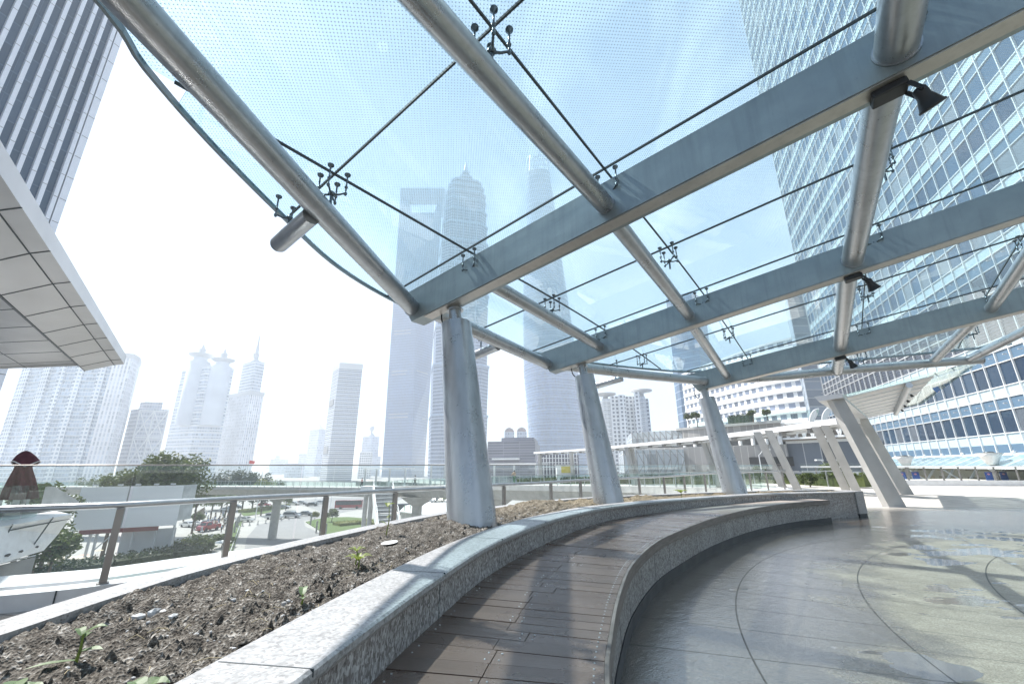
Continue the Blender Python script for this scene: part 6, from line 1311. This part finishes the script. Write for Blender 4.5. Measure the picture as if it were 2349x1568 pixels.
t = thing('car_park_wall', 'curved pale low wall with flat roof in front of the car park', 'wall'); m = MB(); m.prism([tuple(onz(x, y, ST))[:2] for x, y in ((918, 1196), (930, 1182), (958, 1176), (1035, 1172), (1080, 1180), (1080, 1200), (970, 1204))], ST, ST + 2.6); m.build('wall', M['concrete'], t); m = MB(); m.prism([tuple(onz(x, y, ST))[:2] for x, y in ((915, 1197), (928, 1181), (956, 1175), (1036, 1171), (1082, 1179), (1082, 1201), (970, 1206))], ST + 2.6, ST + 2.85); m.build('roof', M['white'], t)
b = gr(415, 1272); t = thing('road_sign', 'yellow-green sign board on a dark post beside the small round tree', 'sign', None, b); m = MB(); m.tube([(0, 0, 0), (0, 0, 1.6)], .06, 8); m.build('post', M['post'], t); m = MB(); m.cbox((0, 0, 1.5), .9, .08, 1.1); m.build('board', plain('yellow_green_board', (.38, .40, .10), .6), t, bevel=.03)
for x, lab in ((595, 'teal'),):
    b = gr(630, 1176); t = thing('kiosk', 'small teal kiosk box in front of the yellow-green tree', 'kiosk', None, b); m = MB(); m.cbox((0, 0, 0), 1.4, 1.0, 2.2); m.build('cabinet', plain('teal_paint', (.10, .34, .32), .5), t); m = MB(); m.cbox((0, 0, 2.2), 1.7, 1.3, .2); m.build('roof', M['white'], t)
b = gr(455, 1190); t = thing('street_board', 'slanted dark brown board standing in the crowd', 'board', None, b); m = MB(); m.loft([[(-1.2, 0, .8), (1.2, 0, .8), (1.2, .2, .8), (-1.2, .2, .8)], [(-1.2, 0, 1.8), (1.2, 0, 3.4), (1.2, .2, 3.4), (-1.2, .2, 1.8)]]); m.build('board', M['rusty'], t); m = MB(); m.cbox((-1, .1, 0), .1, .1, 1); m.cbox((1, .1, 0), .1, .1, 1); m.build('legs', M['post'], t)
b = gr(155, 1318); t = thing('street_kiosk', 'flat beige-roofed kiosk by the pavement at the lower left', 'kiosk', None, b); m = MB(); m.cbox((0, 0, 0), 3.6, 1.8, 1.9, R_(10)); m.build('walls', M['concrete'], t); m = MB(); m.cbox((0, 0, 1.9), 4.3, 2.4, .35, R_(10)); m.build('roof', plain('beige_roof', (.55, .50, .40), .7), t); m = MB(); m.cbox((-2.2, -.3, 0), .9, .9, 2.3, R_(10)); m.build('cabinet', plain('tan_box', (.50, .43, .32), .7), t)
q = HX(1296, 55); t = thing('booth', 'white booth with a yellow sign panel on the footbridge', 'booth', None, (q.x, q.y, wz(53) - .05)); m = MB(); m.cbox((0, 0, 0), 2.2, 1.2, 2.3); m.build('cabinet', M['white'], t); m = MB(); m.cbox((.1, -.63, 1.45), 1.3, .06, .75); m.build('sign_panel', plain('yellow_panel', (.62, .52, .10), .5), t); m = MB(); m.cbox((0, 0, 2.3), 2.5, 1.5, .15); m.build('roof', M['white'], t)
q = HX(1270, 130); t = thing('lattice_pavilion', 'white lattice-framed glass pavilion behind the covered walkway', 'pavilion', None, (0, 0, 0)); m = MB()
for k in range(13):
    x = 1240 + k * 7; a = HX(x, 130); z1 = topz(x, 1052 - 16 * math.sin(min(1, k / 5) * math.pi / 2), 130); m.bar((a.x, a.y, -6), (a.x, a.y, z1), .25, .25)
for yy in (1050, 1060, 1070): a, b = HX(1240, 130), HX(1326, 130); z = topz(1280, yy, 130); m.bar((a.x, a.y, z), (b.x, b.y, z), .22, .22)
m.build('frame', M['white'], t); m = MB(); a, b = HX(1240, 131), HX(1328, 131); m.prism([tuple(a), tuple(b), (b.x, b.y + 20), (a.x, a.y + 20)], ST, topz(1280, 1042, 131)); m.build('hall', fK, t)

# ------------------------------------------------------------------ weeds and litter in the planter
def sz(x, y): return soil_h(x, y) + .017
def onsoil(px, py):
    p = onz(px, py, .60)
    for _ in range(4): p = onz(px, py, sz(p.x, p.y))
    return p
def leaf(m, o, d, L, w, up=.35, n=6):
    d = Vector(d).normalized(); s = d.cross(Vector((0, 0, 1))).normalized(); rows = []
    for k in range(n + 1):
        t = k / n; c = Vector(o) + d * L * t + Vector((0, 0, up * L * math.sin(t * 2.2) * .6)); ww = w * math.sin(math.pi * min(1, .08 + t * .92)) ** .8 * (1 + .12 * math.sin(k * 2.2)); rows.append((c - s * ww + Vector((0, 0, ww * .35)), c, c + s * ww + Vector((0, 0, ww * .35))))
    for a, b in zip(rows, rows[1:]): m.face([a[0], a[1], b[1], b[0]], smooth=True); m.face([a[1], a[2], b[2], b[1]], smooth=True)
M['weed'] = leafmat('weed_leaves', (.13, .20, .09), (.24, .34, .16)); M['weed_y'] = leafmat('young_weed_leaves', (.20, .26, .05), (.30, .38, .08))
def weed(label, px, py, h, leaves, mat, stem=True):
    p = onsoil(px, py); t = thing('weed', label, 'weed', None, p); m = MB()
    if stem: m.tube([(0, 0, -.02), (h * .08, 0, h * .5), (h * .05, 0, h)], [.006, .005, .003], 6); m.build('stem', M['weed_y'], t); m = MB()
    for z, a, L, w, u in leaves: leaf(m, (0, 0, h * z), (math.cos(a), math.sin(a), 0), L, w, u)
    m.build('leaves', mat, t)
weed('leafy weed with a stem and four pale oval leaves in the near soil', 172, 1520, .09, [(.95, 2.6, .055, .016, .5), (.98, .5, .07, .018, .5), (.35, .1, .085, .018, .2), (.1, 3.9, .13, .012, .1), (.8, 1.6, .04, .012, .6)], M['weed'])
weed('broad-leaved weed cut by the lower left corner', 10, 1625, .03, [(.9, 2.2, .08, .026, .4), (.9, .2, .09, .028, .3), (.6, 1.2, .07, .024, .5), (.6, 3.6, .08, .024, .3)], M['weed'])
weed('broad-leaved weed at the bottom edge against the coping', 318, 1612, .03, [(.9, .3, .075, .026, .5), (.9, 2.6, .075, .026, .4), (.6, 1.4, .07, .024, .6)], M['weed'])
weed('single leaf leaning over the middle of the coping', 690, 1392, .06, [(.9, 2.0, .08, .022, .5), (.7, 5.2, .06, .018, .3)], M['weed'])
weed('low yellow-green weed clump in the middle of the soil', 820, 1308, .09, [(.7, k * .9, .10, .014, .6) for k in range(7)], M['weed_y'])
weed('taller thin seedling beside the rear coping', 884, 1232, .30, [(.95, 2.0, .10, .025, .5), (.98, .6, .08, .022, .4), (.6, 1.0, .07, .012, .5), (.4, 3.0, .08, .012, .5)], M['weed_y'])
weed('tiny yellow-green sprout left of the white disc', 815, 1292, .10, [(.8, k * 1.25, .07, .012, .6) for k in range(5)], M['weed_y'])
weed('small bright sprout far along the planter before the third column', 1563, 1143, .16, [(.7, k * .9, .16, .03, .6) for k in range(7)], M['weed_y'])
p = onsoil(893, 1247); t = thing('disc', 'flat white disc with a small centre hole lying on the soil', 'disc', None, (p.x, p.y, p.z + .012)); m = MB(); n = 28
for a in range(n):
    t0, t1 = 2 * math.pi * a / n, 2 * math.pi * (a + 1) / n; q = [(r * math.cos(k), r * math.sin(k)) for r, k in ((.014, t0), (.075, t0), (.075, t1), (.014, t1))]; m.face([(x, y, .002) for x, y in q]); m.face([(x, y, 0) for x, y in q[::-1]]); m.face([(q[1][0], q[1][1], 0), (q[2][0], q[2][1], 0), (q[2][0], q[2][1], .002), (q[1][0], q[1][1], .002)])
o = m.build('plate', M['white'], t); t.rotation_euler = (R_(4), R_(-5), 0)
def rock(m, c, r, rnd):
    bm = bmesh.new(); bmesh.ops.create_icosphere(bm, subdivisions=1, radius=1); k0 = len(m.v); ax = [rnd.uniform(.6, 1.4) for _ in range(3)]
    for v in bm.verts: j = rnd.uniform(.72, 1.15); m.v.append((c[0] + v.co.x * r * ax[0] * j, c[1] + v.co.y * r * ax[1] * j, c[2] + v.co.z * r * ax[2] * j * .7))
    for f in bm.faces: m.f.append(tuple(k0 + v.index for v in f.verts))
    bm.free()
M['chip'] = plain('pale_rubble', (.50, .51, .52), .8, 0, .25, 30)
for i, (x, y, r, lab) in enumerate(((318, 1418, .026, 'pale rubble chunk at the left of the small white pile on the soil'), (352, 1410, .030, 'largest pale rubble chunk in the small white pile'), (376, 1404, .022, 'upright pale rubble chunk in the small white pile'), (396, 1418, .024, 'flat pale rubble chunk at the right of the white pile'), (340, 1430, .016, 'smallest pale rubble chunk below the white pile'), (415, 1372, .020, 'lone round grey stone behind the white pile'), (222, 1512, .018, 'pale stone just under the near leafy weed'), (650, 1387, .02, 'dark stone near the middle of the coping'))):
    p = onsoil(x, y); m = MB(); rock(m, (p.x, p.y, p.z + r * .3), r, random.Random(i)); tag(m.build('stone', M['chip'] if 'dark' not in lab else M['concrete_dark']), lab, 'stone', 'stones on the planter soil')
m = MB(); rnd = random.Random(5)
for k in range(260):
    t = rnd.random() ** 1.6 * .6; a, b = lerpc(Wi, t), lerpc(Ri, t); q = a.lerp(b, rnd.uniform(.1, .9)); rock(m, (q.x, q.y, sz(q.x, q.y) + .002), rnd.uniform(.004, .012), rnd)
tag(m.build('pebbles', M['chip']), kind='stuff')
m = MB()
for k in range(150):
    t = rnd.random() ** 1.5 * .7; a, b = lerpc(Wi, t), lerpc(Ri, t); q = a.lerp(b, rnd.uniform(.1, .9)); an = rnd.uniform(0, 6.28); l = rnd.uniform(.03, .11); z = sz(q.x, q.y) + .008; m.tube([(q.x, q.y, z), (q.x + math.cos(an) * l * .5, q.y + math.sin(an) * l * .5, z + rnd.uniform(.004, .02)), (q.x + math.cos(an) * l, q.y + math.sin(an) * l, z)], .0016, 5)
tag(m.build('dry_straw', plain('dry_straw', (.38, .32, .2), .8)), kind='stuff')
# ------------------------------------------------------------------ haze
def haze(dens, x0, x1, y0, y1, zb, zt):
    m = MB(); m.box((x0, y0, zb), (x1 - x0, 0, 0), (0, y1 - y0, 0), (0, 0, zt - zb)); mt = bpy.data.materials.new('hazy_air'); mt.use_nodes = True; nt = mt.node_tree
    nt.nodes.remove(nt.nodes['Principled BSDF']); v = nt.nodes.new('ShaderNodeVolumePrincipled'); v.inputs['Density'].default_value = dens; v.inputs['Color'].default_value = (.86, .93, 1, 1); v.inputs['Anisotropy'].default_value = .1
    nt.links.new(v.outputs[0], nt.nodes['Material Output'].inputs['Volume']); o = m.build('haze', mt); tag(o, kind='stuff')
haze(HAZE, -1500, 1500, -120, 1500, -20, 560)
